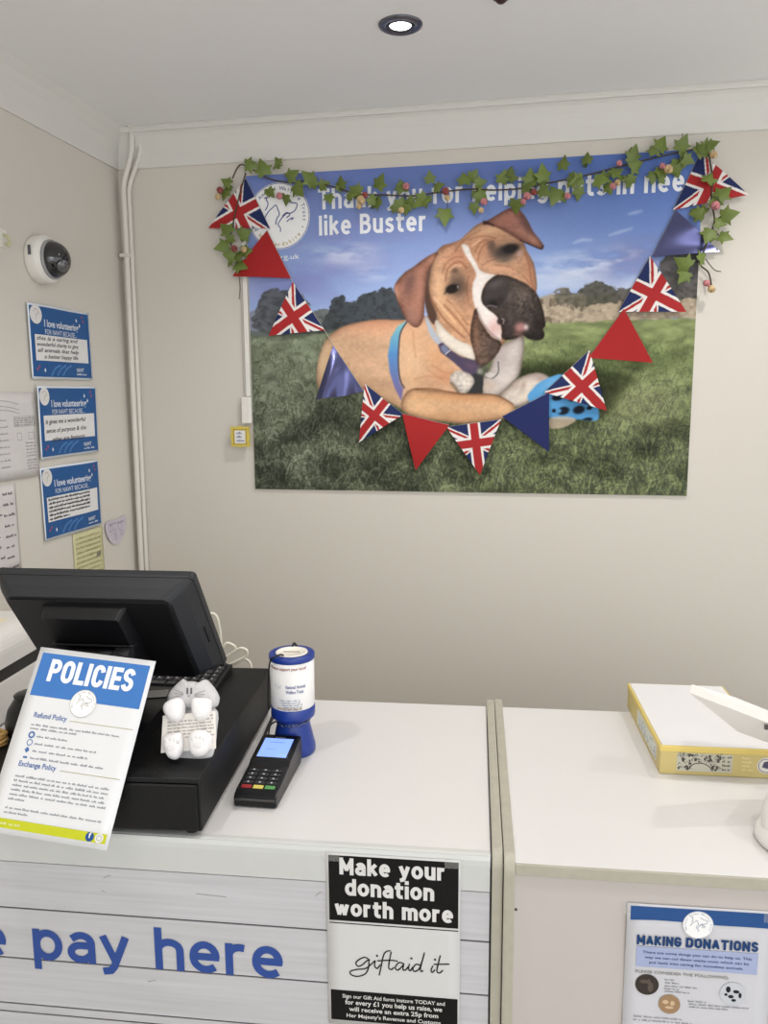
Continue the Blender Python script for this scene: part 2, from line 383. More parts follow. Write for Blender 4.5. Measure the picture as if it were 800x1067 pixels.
# ---------------------------------------------------------------- printed photograph of the dog
ART_X0, ART_Y0, ART_X1, ART_Y1, ART_S = 240.0, 140.0, 750.0, 530.0, 2.0
def paint_poster():
    rs = np.random.RandomState(7)
    W = int((ART_X1 - ART_X0) * ART_S); H = int((ART_Y1 - ART_Y0) * ART_S)
    gx, gy = np.meshgrid(ART_X0 + (np.arange(W) + .5) / ART_S, ART_Y0 + (np.arange(H) + .5) / ART_S)
    img = np.zeros((H, W, 3))
    def box(a, r):
        for ax in (0, 1):
            p = np.pad(a, [(r + 1, r) if k == ax else (0, 0) for k in range(a.ndim)], mode='edge')
            c = np.cumsum(p, axis=ax)
            n = a.shape[ax]
            hi = np.take(c, range(2 * r + 1, 2 * r + 1 + n), axis=ax); lo = np.take(c, range(0, n), axis=ax)
            a = (hi - lo) / (2 * r + 1)
        return a
    def blur(a, px):
        r = max(1, int(round(px * ART_S / 2)))
        return box(box(a, r), r)
    def noise(sx, sy):
        nx = int(W / (sx * ART_S)) + 3; ny = int(H / (sy * ART_S)) + 3
        g = rs.rand(ny, nx)
        fx = np.arange(W) / (sx * ART_S); fy = np.arange(H) / (sy * ART_S)
        ix = fx.astype(int); iy = fy.astype(int); tx = fx - ix; ty = fy - iy
        tx = tx * tx * (3 - 2 * tx); ty = (ty * ty * (3 - 2 * ty))[:, None]
        a = g[iy][:, ix] * (1 - tx) + g[iy][:, ix + 1] * tx
        b = g[iy + 1][:, ix] * (1 - tx) + g[iy + 1][:, ix + 1] * tx
        return a * (1 - ty) + b * ty
    def fbm(sx, sy, n=4):
        t = 0; w = 0
        for k in range(n):
            t = t + noise(sx / 2 ** k, sy / 2 ** k) * .5 ** k; w += .5 ** k
        return t / w
    def smooth(pts, closed=True, n=6):
        p = np.array(pts, float); out = []
        m = len(p)
        for i in range(m if closed else m - 1):
            if closed: a, b, c, d = p[i - 1], p[i], p[(i + 1) % m], p[(i + 2) % m]
            else: a, b, c, d = p[max(i - 1, 0)], p[i], p[i + 1], p[min(i + 2, m - 1)]
            for k in range(n):
                t = k / n
                out.append(.5 * (2 * b + (c - a) * t + (2 * a - 5 * b + 4 * c - d) * t * t + (3 * b - a - 3 * c + d) * t ** 3))
        if not closed: out.append(p[-1])
        return np.array(out)
    def poly(pts, soft=.5, sm=True):
        q = smooth(pts) if sm else np.array(pts, float)
        x0, y0 = q.min(0) - 2; x1, y1 = q.max(0) + 2
        m = np.zeros((H, W))
        i0, i1 = max(0, int((x0 - ART_X0) * ART_S)), min(W, int((x1 - ART_X0) * ART_S))
        j0, j1 = max(0, int((y0 - ART_Y0) * ART_S)), min(H, int((y1 - ART_Y0) * ART_S))
        X = gx[j0:j1, i0:i1]; Y = gy[j0:j1, i0:i1]
        s = np.zeros(X.shape, bool)
        for a, b in zip(q, np.roll(q, -1, 0)):
            if a[1] == b[1]: continue
            s ^= ((a[1] > Y) != (b[1] > Y)) & (X < (b[0] - a[0]) * (Y - a[1]) / (b[1] - a[1]) + a[0])
        m[j0:j1, i0:i1] = s
        return blur(m, soft)
    def put(m, col):
        nonlocal img
        c = np.array(col, float)
        img = img * (1 - m[..., None]) + c * m[..., None]
    def mul(m, k):
        nonlocal img
        img = img * (1 + m[..., None] * (np.array(k, float) - 1))
    def spot(x, y, rx, ry, ang=0, p=2.0):
        a = np.radians(ang); dx = gx - x; dy = gy - y
        u = dx * np.cos(a) + dy * np.sin(a); v = -dx * np.sin(a) + dy * np.cos(a)
        return np.exp(-((u / rx) ** 2 + (v / ry) ** 2) ** (p / 2))
    def line(pts, w, col, al=1.0, soft=.4, taper=False):
        q = smooth(pts, False, 5)
        x0, y0 = q.min(0) - w * 2 - 2; x1, y1 = q.max(0) + w * 2 + 2
        i0, i1 = max(0, int((x0 - ART_X0) * ART_S)), min(W, int((x1 - ART_X0) * ART_S))
        j0, j1 = max(0, int((y0 - ART_Y0) * ART_S)), min(H, int((y1 - ART_Y0) * ART_S))
        if i1 <= i0 or j1 <= j0: return
        X = gx[j0:j1, i0:i1]; Y = gy[j0:j1, i0:i1]
        d = np.full(X.shape, 1e9)
        n = len(q) - 1
        for k, (a, b) in enumerate(zip(q[:-1], q[1:])):
            e = b - a; L = e @ e + 1e-9
            t = np.clip(((X - a[0]) * e[0] + (Y - a[1]) * e[1]) / L, 0, 1)
            ww = w * (1 - .75 * abs(2 * (k + t) / n - 1)) if taper else w
            d = np.minimum(d, np.hypot(X - a[0] - t * e[0], Y - a[1] - t * e[1]) - ww / 2)
        m = np.clip(.5 - d / (2 * soft), 0, 1) * al
        img[j0:j1, i0:i1] = img[j0:j1, i0:i1] * (1 - m[..., None]) + np.array(col, float) * m[..., None]
    # ---- sky
    t = np.clip((gy - 160) / 150, 0, 1)[..., None]
    img = np.array([98, 117, 180.]) * (1 - t) + np.array([150, 172, 214.]) * t
    r = np.clip((gx - 470) / 200, 0, 1)[..., None] * (1 - t) * .6
    img = img * (1 - r) + np.array([80, 114, 184.]) * r
    n1 = fbm(70, 26, 5); n2 = fbm(30, 9, 4)
    lv = np.clip(1 - np.abs(gx - 350) / 170, 0, 1) * np.clip((gy - 165) / 60, 0, 1)
    put(np.clip((n1 - .36) * 3, 0, 1) * .75 * lv, (132, 134, 188))
    put(np.clip((n1 - .5) * 4, 0, 1) * .5 * np.clip((gy - 250) / 60, 0, 1), (205, 210, 226))
    put(np.clip((spot(362, 266, 26, 10, -5) + spot(330, 262, 16, 6) * .6 + spot(385, 285, 20, 7)*.7) * np.clip((n2 - .3) * 3.2, 0, 1) * 1.2, 0, .8), (196, 202, 224))
    put(np.clip(spot(345, 285, 45, 12, 0) * n1 * .9, 0, .8), (124, 126, 180))
    put(np.clip(spot(300, 300, 50, 16, 0) * n1 * 1.1, 0, .9), (118, 128, 186))
    put(np.clip(spot(652, 272, 46, 18, -18) * np.clip((n2 - .25) * 3, 0, 1) * 1.1, 0, .85), (112, 118, 168))
    put(np.clip(spot(605, 276, 60, 14, -8) * np.clip((n2 - .38) * 4, 0, 1), 0, .85), (192, 202, 224))
    put(np.clip(spot(585, 292, 45, 9, 0) * (n2 + .3), 0, .85), (202, 206, 218))
    put(np.clip(spot(690, 297, 45, 8, -5) * (n2 + .3), 0, .85), (196, 202, 216))
    for p in ([(635, 245), (645, 242), (658, 238)], [(598, 253), (607, 250), (616, 250)], [(655, 223), (668, 220)]):
        line(p, 2, (205, 213, 230), .6, 2.2, True)
    # ---- distant trees, house, hedge
    def bush(pts, col, rough=5, soft=.6, dark=.78):
        m0 = poly(pts, 7.0); m = m0; e = fbm(rough * 1.8, rough * 1.6, 5)
        m = np.clip((m - .42 + (e - .5) * 1.5) * 6 + .5, 0, 1) * .92 * np.clip((m0 - .06) * 9, 0, 1)
        put(m, col); mul(m * np.clip((fbm(5, 3.4, 4) - .42) * 3, 0, 1), (dark,) * 3)
        put(m * np.clip((fbm(4, 3, 4) - .56) * 3, 0, 1) * .5, np.array(col) * 1.25 + 8)
    put(poly([(255, 326), (272, 322), (287, 330), (287, 356), (255, 356)], .8, False), (132, 137, 156))
    put(poly([(262, 338), (282, 338), (282, 341), (262, 341)], .5, False), (92, 96, 112))
    bush([(266, 344), (268, 318), (276, 308), (290, 302), (302, 303), (318, 310), (324, 330), (324, 352), (285, 352)], (92, 94, 98))
    bush([(318, 352), (322, 330), (334, 322), (346, 322), (352, 330), (358, 352)], (104, 108, 104))
    bush([(340, 352), (345, 318), (351, 308), (359, 309), (364, 320), (376, 312), (390, 303), (405, 302), (418, 312), (428, 330), (430, 352)], (66, 70, 72), 5)
    put(poly([(255, 344), (300, 347), (350, 343), (430, 340), (430, 356), (255, 360)], 2.0, False) * .7, (92, 98, 88))
    put(poly([(555, 340), (556, 312), (575, 306), (600, 310), (640, 306), (690, 302), (735, 300), (735, 334), (700, 330), (640, 336)], 1.5, False), (158, 145, 128))
    mul(poly([(555, 340), (556, 312), (735, 300), (735, 334)], 1, False) * np.clip((fbm(3, 9, 3) - .4) * 4, 0, 1), (.72, .70, .66))
    bush([(600, 318), (606, 302), (620, 296), (636, 300), (648, 312), (640, 318)], (86, 84, 74))
    bush([(575, 314), (583, 304), (600, 306), (612, 318)], (112, 106, 92))
    bush([(640, 312), (655, 300), (680, 298), (690, 272), (700, 262), (722, 262), (735, 266), (735, 318), (700, 322)], (92, 88, 84))
    bush([(560, 330), (575, 318), (600, 324), (625, 316), (660, 320), (690, 318), (735, 312), (735, 330), (640, 336)], (176, 160, 138), 6, .6, .8)
    # ---- grass
    hz = np.where(gx < 500, 350 - (gx - 258) * .02, 337 - (gx - 560) * .035)
    gm = blur((gy > hz + (fbm(6, 3) - .5) * 4).astype(float), .8)
    d = np.clip((gy - 345) / 165, 0, 1)[..., None]
    left = np.clip((520 - gx) / 200, 0, 1)[..., None]
    gcol = (np.array([132, 142, 96.]) * (1 - left) + np.array([126, 134, 112.]) * left) * (1 - d) + (np.array([104, 112, 80.]) * (1 - left) + np.array([98, 104, 88.]) * left) * d
    nz = fbm(14, 6, 4)[..., None]
    gcol = gcol * (.72 + .56 * nz)
    img = img * (1 - gm[..., None]) + gcol * gm[..., None]
    keep = img.copy()
    for k in range(7600):
        y = 352 + 175 * rs.rand() ** .8; x = 250 + 495 * rs.rand()
        s = (y - 335) / 190.
        L = (3 + 20 * s) * (.6 + .8 * rs.rand()); a = rs.normal(0, .75)
        tip = (x + L * np.sin(a), y - L * np.cos(a) * .8)
        mid = (x + L * np.sin(a) * .35, y - L * .5)
        b = rs.rand()
        lf = np.clip((540 - x) / 220, 0, 1)
        if rs.rand() < .5 + .18 * s: c = np.array([54, 60, 46.]) + b * 28
        else: c = (np.array([138, 148, 98.]) * (1 - lf) + np.array([138, 145, 122.]) * lf) + b * 40 - 10
        line([(x, y), mid, tip], .5 + 1.0 * s * rs.rand(), c, .55, .5)
    top = np.clip((hz + 5 - gy) / 6, 0, 1)[..., None]
    img = img * (1 - top) + keep * top
    mul(blur((gy > 350).astype(float), 4) * np.clip((fbm(36, 22, 3) - .45) * 4, 0, 1), (.72, .72, .72))
    put(spot(640, 372, 85, 22) * .30, (128, 148, 82))
    mul(poly([(540, 379), (570, 376), (610, 380), (650, 388), (655, 400), (622, 440), (560, 440), (540, 400)], 9), (.5, .52, .46))
    put(spot(665, 420, 40, 22) * .25, (165, 158, 120))
    mul(poly([(330, 420), (380, 418), (440, 436), (520, 440), (510, 456), (400, 452), (335, 440)], 5) * .5, (.6, .6, .6))
    # ---- dog: body
    fur = fbm(3, 2.2, 3); fur2 = fbm(16, 10, 3)
    def furput(m, c, amp=.16, vol=1.0):
        put(m, c); e = blur(m, 9); e2 = blur(m, 3.5)
        mul(vol * m * np.clip(1.06 - e, 0, 1), (.52, .47, .45)); mul(vol * m * np.clip(1 - e2, 0, 1), (.62, .58, .56))
        f = 1 + ((fur - .5) * amp + (fur2 - .5) * amp)[..., None] * m[..., None]
        nonlocal img
        img = img * f
    body = poly([(331, 402), (330, 385), (334, 366), (342, 351), (356, 341), (373, 336), (395, 333), (412, 333.5), (428, 333), (450, 330), (470, 350), (490, 380),
                 (500, 400), (530, 415), (520, 436), (470, 438), (430, 432), (415, 424), (390, 412), (360, 408), (340, 412)], .6)
    furput(body, (208, 170, 138))
    put(body * spot(395, 338, 45, 12, -4) * .55, (214, 146, 112))
    put(body * spot(430, 352, 20, 16) * .5, (226, 172, 132))
    put(body * spot(338, 385, 9, 26) * .8, (226, 196, 156))
    put(body * spot(375, 375, 26, 18) * .25, (206, 160, 122)); put(body * spot(375, 404, 48, 10, 8) * .35, (160, 122, 92)); put(body * spot(440, 398, 26, 10, 10) * .3, (170, 116, 82))
    put(body * spot(400, 420, 22, 12, 25) * .6, (196, 156, 116))
    put(body * spot(455, 372, 14, 16) * .5, (212, 148, 104))
    put(body * spot(468, 392, 14, 9) * .55, (196, 130, 92))
    put(body * spot(425, 385, 13, 30) * .5, (232, 190, 148))
    for p in ([(430, 345), (431, 358), (433, 372)], [(450, 380), (462, 388), (472, 388)], [(446, 386), (458, 393), (470, 394)], [(432, 395), (448, 392), (462, 396)]):
        line(p, 1.4, (176, 120, 84), .4, 1.0)
    # white throat and chest
    chest = poly([(519, 362), (534, 354), (544, 349), (546, 360), (544, 376), (540, 391), (531, 400), (520, 412), (502, 412), (500, 398), (510, 385), (514, 372)], .6)
    furput(chest, (198, 188, 182), .12)
    put(chest * spot(522, 372, 8, 14, 10) * .7, (168, 156, 152))
    put(chest * spot(530, 396, 12, 9, -30) * .6, (220, 208, 200))
    put(chest * spot(508, 402, 8, 7) * .6, (196, 170, 148))
    line([(521, 411), (531, 402), (540, 392), (543, 382)], 1.4, (120, 108, 100), .6, .8)
    # dark harness gap and white tuft
    put(poly([(486, 396), (494, 388), (503, 392), (503, 404), (501, 411), (484, 411)], .8), (56, 56, 56))
    furput(poly([(470, 390), (478, 386), (488, 389), (494, 396), (491, 404), (484, 411), (478, 410), (474, 402), (469, 397)], .6), (212, 202, 192), .3, .5)
    line([(470, 399), (475, 405), (478, 410)], 3, (112, 98, 84), .7, 1)
    # second front leg, toy
    leg2 = poly([(520, 413), (528, 405), (536, 397), (547, 391), (560, 388.5), (569, 391), (575, 398), (566, 410), (550, 420), (535, 424)], .6)
    furput(leg2, (212, 200, 188), .16)
    put(leg2 * spot(563, 394, 9, 5, 20) * .9, (168, 148, 140))
    put(leg2 * spot(545, 402, 3, 6, 20) * .8, (168, 146, 134)); put(leg2 * spot(537, 402, 3, 4, 30) * .7, (178, 158, 146))
    put(leg2 * spot(548, 411, 14, 4, -35) * .6, (222, 206, 186))
    toy = poly([(550, 416), (556, 404), (563, 398), (573, 393), (586, 390), (604, 398), (618, 408), (623, 424), (622, 438), (602, 437), (585, 437), (570, 434)], .6)
    put(toy, (86, 152, 204)); put(toy * spot(600, 432, 18, 8) * .6, (70, 130, 180)); put(toy * spot(575, 400, 14, 6, -25) * .6, (120, 176, 218))
    for x, y, rx, ry in ((581, 414, 6, 3.2), (587, 428, 6, 4), (577, 428, 2, 2), (603, 427, 6, 4), (614, 425, 3, 2), (611, 438, 6, 2.5), (597, 416, 4, 2)):
        put(toy * np.clip(spot(x, y, rx, ry, -15, 4) * 1.5, 0, 1), (26, 34, 46))
    put(toy * np.clip(spot(582, 428, 3, 2.5, 0, 4), 0, 1), (84, 146, 190))
    put(poly([(572, 436), (590, 434), (600, 438), (585, 446), (572, 445)], 1.2) * .8, (190, 170, 148))
    # near front leg across
    leg = poly([(418, 424), (421, 412), (430, 405), (446, 406), (465, 408.5), (482, 410.5), (511, 411), (522, 414), (534, 421), (537, 428), (530, 435), (505, 439), (482, 441), (460, 439), (440, 436), (425, 431)], .6)
    furput(leg, (210, 168, 130))
    put(leg * spot(480, 414, 50, 5, 2) * .5, (214, 150, 98))
    put(leg * spot(470, 434, 45, 6, 2) * .5, (196, 146, 102))
    put(leg * spot(440, 424, 18, 8) * .5, (232, 186, 140))
    put(leg * spot(528, 426, 9, 8) * .5, (226, 182, 138))
    line([(432, 405.5), (448, 405), (466, 408), (482, 410.5)], 1.5, (120, 74, 48), .75, .8)
    line([(482, 410.5), (511, 411), (524, 415), (534, 421)], 1.2, (110, 74, 52), .7, .8)
    # harness strap over the back
    strap = poly([(424, 334), (414, 340), (407, 352), (404, 370), (406, 388), (411, 404), (418, 418), (420, 405), (416, 398), (414.5, 380), (415, 360), (417, 346), (424, 336)], .5, False)
    c1 = np.clip((gy - 334) / 36, 0, 1)[..., None]; c2 = np.clip((gy - 366) / 42, 0, 1)[..., None]
    sc = (np.array([128, 186, 186.]) * (1 - c1) + np.array([84, 140, 196.]) * c1) * (1 - c2) + np.array([116, 108, 158.]) * c2
    img = img * (1 - strap[..., None]) + sc * strap[..., None]
    line([(424, 335), (417.5, 346), (415.5, 360), (415, 380), (417, 396), (421, 404)], 1.5, (58, 54, 66), .85, .6)
    # ---- head
    head = poly([(452, 268), (460, 257), (470, 253.5), (479, 250), (487, 243), (496, 235), (506, 231), (522, 232), (538, 240), (545, 252), (549, 262), (555, 273), (558, 286),
                 (558.5, 304), (552, 330), (530, 352), (508, 374), (494, 374), (480, 367), (466, 357), (456, 346), (453, 337), (455, 329), (448, 312), (446, 294)], .6)
    furput(head, (190, 146, 116), .28)
    put(poly([(442, 310), (444, 292), (447, 276), (451, 270), (448, 284), (446.5, 296), (449, 312), (455, 328), (452, 338), (446, 330)], .8), (84, 62, 52))
    put(head * spot(458, 300, 7, 26, -6) * .7, (216, 174, 136)); put(head * spot(500, 248, 26, 12, -25) * .35, (150, 104, 80)); put(head * spot(488, 285, 8, 18, 0) * .35, (150, 104, 82))
    put(head * spot(510, 240, 28, 6, -12) * .6, (222, 180, 142))
    put(head * spot(478, 268, 14, 10, -30) * .6, (188, 130, 100))
    put(head * spot(506, 258, 9, 14, -20) * .5, (190, 132, 104))
    put(head * spot(552, 285, 6, 20, -12) * .7, (178, 126, 98))
    put(head * spot(474, 332, 20, 12, 40) * .5, (226, 172, 124))
    put(head * spot(488, 305, 5, 20, 5) * .5, (196, 136, 106))
    put(head * spot(520, 280, 20, 4, 8) * .7, (212, 160, 128))
    for p, w, al in (([(449, 312), (458, 326), (468, 338), (484, 352)], 2.0, .6), ([(463, 318), (474, 330), (484, 342), (491, 352)], 1.8, .6), ([(466, 312), (477, 326), (487, 338)], 1.5, .5),
                     ([(464, 292), (466, 282), (472, 275), (480, 273), (486, 279)], 2.0, .55), ([(461, 284), (465, 274), (474, 268), (482, 268)], 1.4, .45),
                     ([(460, 262), (464, 258), (470, 256)], 1.6, .5), ([(474, 262), (480, 254), (488, 247), (500, 240)], 1.5, .5), ([(488, 250), (496, 247), (505, 246), (516, 248)], 1.3, .45),
                     ([(495, 262), (500, 253), (508, 250)], 1.5, .5), ([(498, 272), (500, 262), (506, 254), (514, 251)], 1.6, .5), ([(503, 276), (510, 272), (516, 270)], 1.4, .5),
                     ([(546, 262), (551, 275), (553, 290), (556, 302)], 1.6, .5), ([(488, 288), (486, 300), (488, 315)], 1.6, .4), ([(516, 276), (530, 278), (544, 286), (552, 296)], 1.2, .4)):
        line(p, w, (128, 80, 58), al, 1.0)
    for p in ([(452, 310), (462, 322), (474, 336)], [(470, 318), (480, 331)], [(468, 281), (474, 277), (480, 277)], [(492, 256), (500, 250)]):
        line(p, 1.5, (238, 202, 164), .5, 1.0)
    # eyes
    put(np.clip(spot(476, 290, 9, 8, -20, 3), 0, 1) * .55, (92, 76, 66)); put(spot(477, 300, 12, 10, -10, 3) * .75, (74, 62, 54)); put(spot(482, 312, 8, 8) * .4, (120, 94, 78))
    put(np.clip(spot(471, 301, 7, 4.6, -18, 4) * 1.4, 0, 1), (38, 32, 30)); line([(463, 306), (467, 302), (472, 298), (478, 297)], 1.4, (34, 28, 26), .6, .9)
    put(np.clip(spot(477, 299, 1.3, 2.0, 0, 4) * 1.0, 0, 1) * .6, (150, 148, 150)); put(spot(474, 282, 4, 3, -20) * .7, (70, 58, 52))
    put(spot(512, 256, 5, 6, -10, 3) * .75, (84, 70, 62)); put(np.clip(spot(525, 263, 15, 8.5, -10, 3) * 1.1, 0, 1) * .9, (72, 64, 60))
    put(np.clip(spot(532, 259, 10, 5.2, -14, 3) * 1.2, 0, 1), (40, 36, 36)); put(spot(541, 264, 3, 3) * .7, (176, 150, 150)); put(spot(527, 271, 9, 3, -10) * .5, (90, 84, 78))
    # white blaze, muzzle
    blaze = poly([(481, 256), (484, 254.5), (488, 257), (491, 265), (496, 274), (500, 281.5), (508, 285), (516, 287), (506, 295), (502, 306), (503, 315), (509, 322), (518, 330),
                  (522, 345), (521, 355), (512, 350), (505, 341), (499, 331), (495, 320), (492.5, 310), (492.5, 296), (496, 286), (491, 275), (485, 266)], .5)
    furput(blaze, (224, 215, 209), .1, .12)
    put(blaze * spot(515, 342, 8, 10, 20) * .85, (206, 164, 160)); put(blaze * spot(500, 327, 5, 10, -30) * .4, (206, 190, 182))
    muz = poly([(517, 287), (526, 287), (538, 291), (548, 296), (557, 304), (562, 312), (566, 325), (568, 338), (565.5, 343), (567, 348), (565, 353), (558, 354.5), (550, 352.5), (544, 349),
                (538, 352), (530, 354), (523, 352), (523, 343), (520, 334), (516, 328), (507, 321), (502, 314), (502.5, 304), (508, 294)], .6)
    furput(muz, (72, 63, 59), .5)
    put(muz * np.clip(spot(517, 305, 15, 15, 20, 5), 0, 1) * .8, (66, 60, 60)); put(muz * spot(516, 296, 9, 4, -20) * .5, (108, 102, 104))
    put(muz * spot(514, 316, 6, 4, 10) * .9, (32, 28, 30)); put(muz * spot(522, 312, 4, 4) * .6, (42, 37, 38)); put(muz * spot(531, 308, 2.4, 7, 25) * .5, (112, 100, 98))
    put(muz * spot(545, 305, 9, 12, -30) * .45, (122, 108, 98)); put(muz * spot(560, 335, 6, 14, 0) * .75, (42, 36, 34)); put(muz * spot(556, 350, 11, 4) * .8, (38, 33, 32))
    put(muz * spot(526, 330, 4, 12) * .6, (58, 49, 46))
    line([(507, 319), (512, 318.5), (517, 320)], 1.1, (150, 144, 144), .6, .6)
    mott = np.clip((fbm(2, 2, 2) - .56) * 8, 0, 1); put(muz * mott * .4 * spot(548, 312, 14, 18), (150, 136, 124))
    put(np.clip(spot(542, 341, 6, 5, -20, 3) * 1.1, 0, 1) * .85, (176, 122, 120)); put(spot(548, 341, 2.5, 3) * .9, (206, 190, 188)); put(spot(540, 348, 5, 3) * .6, (132, 96, 92))
    put(np.clip(spot(521, 335, 3.4, 3.4, 0, 4) * 1.1, 0, 1), (58, 46, 46)); line([(523, 332), (525, 334), (524, 337)], 1.2, (190, 174, 170), .6, .6)
    beard = poly([(495, 322), (499, 332), (505, 342), (512, 351), (521, 356), (521, 363), (516, 371), (509, 378), (500, 383), (495, 375), (492, 362), (490, 345)], 1.2)
    furput(beard, (100, 80, 70), .7); put(beard * spot(513, 362, 8, 10, 20) * .7, (74, 64, 60)); put(beard * spot(496, 350, 4, 18) * .5, (160, 116, 90))
    line([(496, 322), (502, 335), (510, 346), (520, 354)], 2.0, (90, 66, 62), .5, 1.4)
    # cheek ruff, collar
    furput(poly([(453, 337), (456, 334), (464, 344), (477, 354), (490, 360), (493, 366), (494.5, 375), (482, 371), (470, 364), (457, 352)], .7), (224, 214, 200), .1, .3)
    put(poly([(443, 329), (447, 334), (452, 344), (459, 355), (456, 359), (449, 351), (445, 341)], .8) * .85, (164, 178, 196))
    put(poly([(456, 359), (460, 356), (470, 365), (481, 372), (496, 376), (499, 384), (493, 391), (483, 387), (472, 377), (459, 367)], .5, False), (80, 70, 92))
    put(poly([(459, 361), (463, 359), (468, 364), (465, 369), (460, 366)], .6, False), (116, 122, 150))
    line([(457, 358), (461, 356)], 1, (190, 192, 200), .9, .5); line([(464, 369), (469, 365)], 1.1, (200, 200, 206), .9, .5)
    put(spot(490, 381, 7, 4, 25) * .5, (110, 84, 100))
    for p in ([(497, 388), (500, 380), (503, 388), (497, 389)], [(505, 388), (508, 384), (504, 381)], [(506, 393), (513, 394), (519, 388), (519, 377)]):
        line(p, 1.3, (92, 88, 92), .9, .6)
    put(spot(500, 387, 3, 3) * .6, (176, 170, 168)); put(poly([(505, 390), (511, 388), (515, 391), (510, 395)], .7) * .6, (206, 198, 192))
    # ears
    el = poly([(455, 263), (443, 269), (431, 278), (420, 285.5), (411, 298), (413, 310), (418, 323), (424, 334), (432, 341), (438, 338), (441.5, 328), (442.5, 311), (444, 296), (447, 281), (453, 270)], .5)
    furput(el, (162, 114, 96), .2)
    put(el * spot(427, 295, 6, 14, 15) * .8, (112, 82, 76)); put(el * spot(437, 306, 5, 18, 6) * .5, (190, 136, 116)); put(el * spot(428, 332, 8, 10) * .5, (166, 124, 114)); put(el * spot(413, 304, 2.5, 9, -12) * .7, (206, 152, 126))
    put(el * spot(450, 270, 4, 8, 30) * .6, (198, 142, 112))
    er = poly([(503, 233), (512, 227.5), (522, 221.5), (530, 217.5), (537.5, 217), (544, 222), (550, 231), (555, 241), (561, 248.5), (566, 256), (564, 259.5), (557, 257), (548, 253), (541, 250), (530, 243), (518, 237), (510, 234.5)], .5)
    furput(er, (160, 112, 98), .2)
    put(er * spot(548, 234, 4, 13, -35) * .8, (104, 76, 72)); put(er * spot(527, 230, 10, 4, -20) * .5, (154, 100, 88)); put(er * spot(556, 250, 8, 4, 40) * .4, (196, 146, 126)); put(er * spot(537, 221, 6, 3) * .5, (192, 134, 110))
    line([(541, 250), (549, 253.5), (557, 257), (564, 259.5), (566, 256)], 1.2, (58, 42, 42), .9, .6); line([(504, 231), (510, 233), (514, 235)], 2.2, (66, 44, 42), .8, .8)
    line([(514, 235), (524, 240), (534, 246), (541, 250)], 1.2, (130, 86, 72), .7, .7)
    img = 112 + (img * (1 + .05 * (rs.rand(H, W, 1) - .5)) - 112) * 1.08
    grey = img.mean(-1, keepdims=True)
    return np.clip(grey + (img - grey) * .93, 0, 255)
# ================================================================ the room
def at_back(px, py, y=0.0):          # the point of the back wall (or a plane y in front of it) seen at that place of the photograph
    d = _rt * (px - 400) / F_PX - _up * (py - 533.5) / F_PX + _fw; t = (y - CAM[1]) / d[1]; p = CAM + d * t
    return Vector(p)
def at_left(px, py, x=0.0):
    d = _rt * (px - 400) / F_PX - _up * (py - 533.5) / F_PX + _fw; t = (x - CAM[0]) / d[0]
    return Vector(CAM + d * t)
def seen(x, y, z):
    d = np.stack([np.asarray(x) - CAM[0], np.asarray(y) - CAM[1], np.asarray(z) - CAM[2]], -1); w = d @ _fw
    return 400 + F_PX * (d @ _rt) / w, 533.5 - F_PX * (d @ _up) / w
CEIL = 2.477
m_wall = mat('wall_paint', (209, 203, 193), .65, bump=.06, scale=90, var=.015, spec=.3)
m_ceil = mat('ceiling_paint', (242, 242, 242), .8, bump=.04, scale=60, var=.012, spec=.2)
m_floor = mat('floor_vinyl', (176, 170, 160), .5, bump=.05, scale=20, var=.12)
m_trim = mat('coving_paint', (216, 213, 207), .5, bump=.03, scale=50, var=.012, spec=.4)
XR, YB = 4.6, -5.2
structure(MB().box(-.12, XR + .1, 0, .12, 0, 2.7).build('wall_back', m_wall))
structure(MB().box(-.12, 0, YB, 0, 0, 2.7).build('wall_left', m_wall))
structure(MB().box(-.12, XR + .1, YB, .12, CEIL, CEIL + .1).build('ceiling', m_ceil))
structure(MB().box(-.12, XR + .1, YB, .12, -.1, 0).build('floor', m_floor))
prof = [(0, 2.350), (.006, 2.350), (.0075, 2.354), (.011, 2.39), (.018, 2.425), (.027, 2.448), (.034, 2.456), (.040, 2.457), (.043, 2.463), (.042, 2.471), (.038, CEIL), (0, CEIL)]
prof_l = [(0, 2.350), (.006, 2.350), (.0075, 2.354), (.011, 2.39), (.018, 2.425), (.030, 2.452), (.046, CEIL), (0, CEIL)]
def extr(pf, f0, f1):
    n = len(pf); vs = [f0(*p) for p in pf] + [f1(*p) for p in pf]
    return MB().add(vs, [(i, (i + 1) % n, (i + 1) % n + n, i + n) for i in range(n)] + [tuple(range(n)), tuple(range(n, 2 * n))[::-1]])
structure(extr(prof, lambda d, z: (0.0, -d, z), lambda d, z: (XR, -d, z)).build('trim_1', m_trim))
structure(extr(prof_l, lambda d, z: (d, YB, z), lambda d, z: (d, 0.0, z)).build('trim_2', m_trim))
structure(MB().box(0, XR, -.016, 0, 0, .12, .004).build('baseboard_back', m_trim))
structure(MB().box(0, .016, YB, -.016, 0, .12, .004).build('baseboard_left', m_trim))

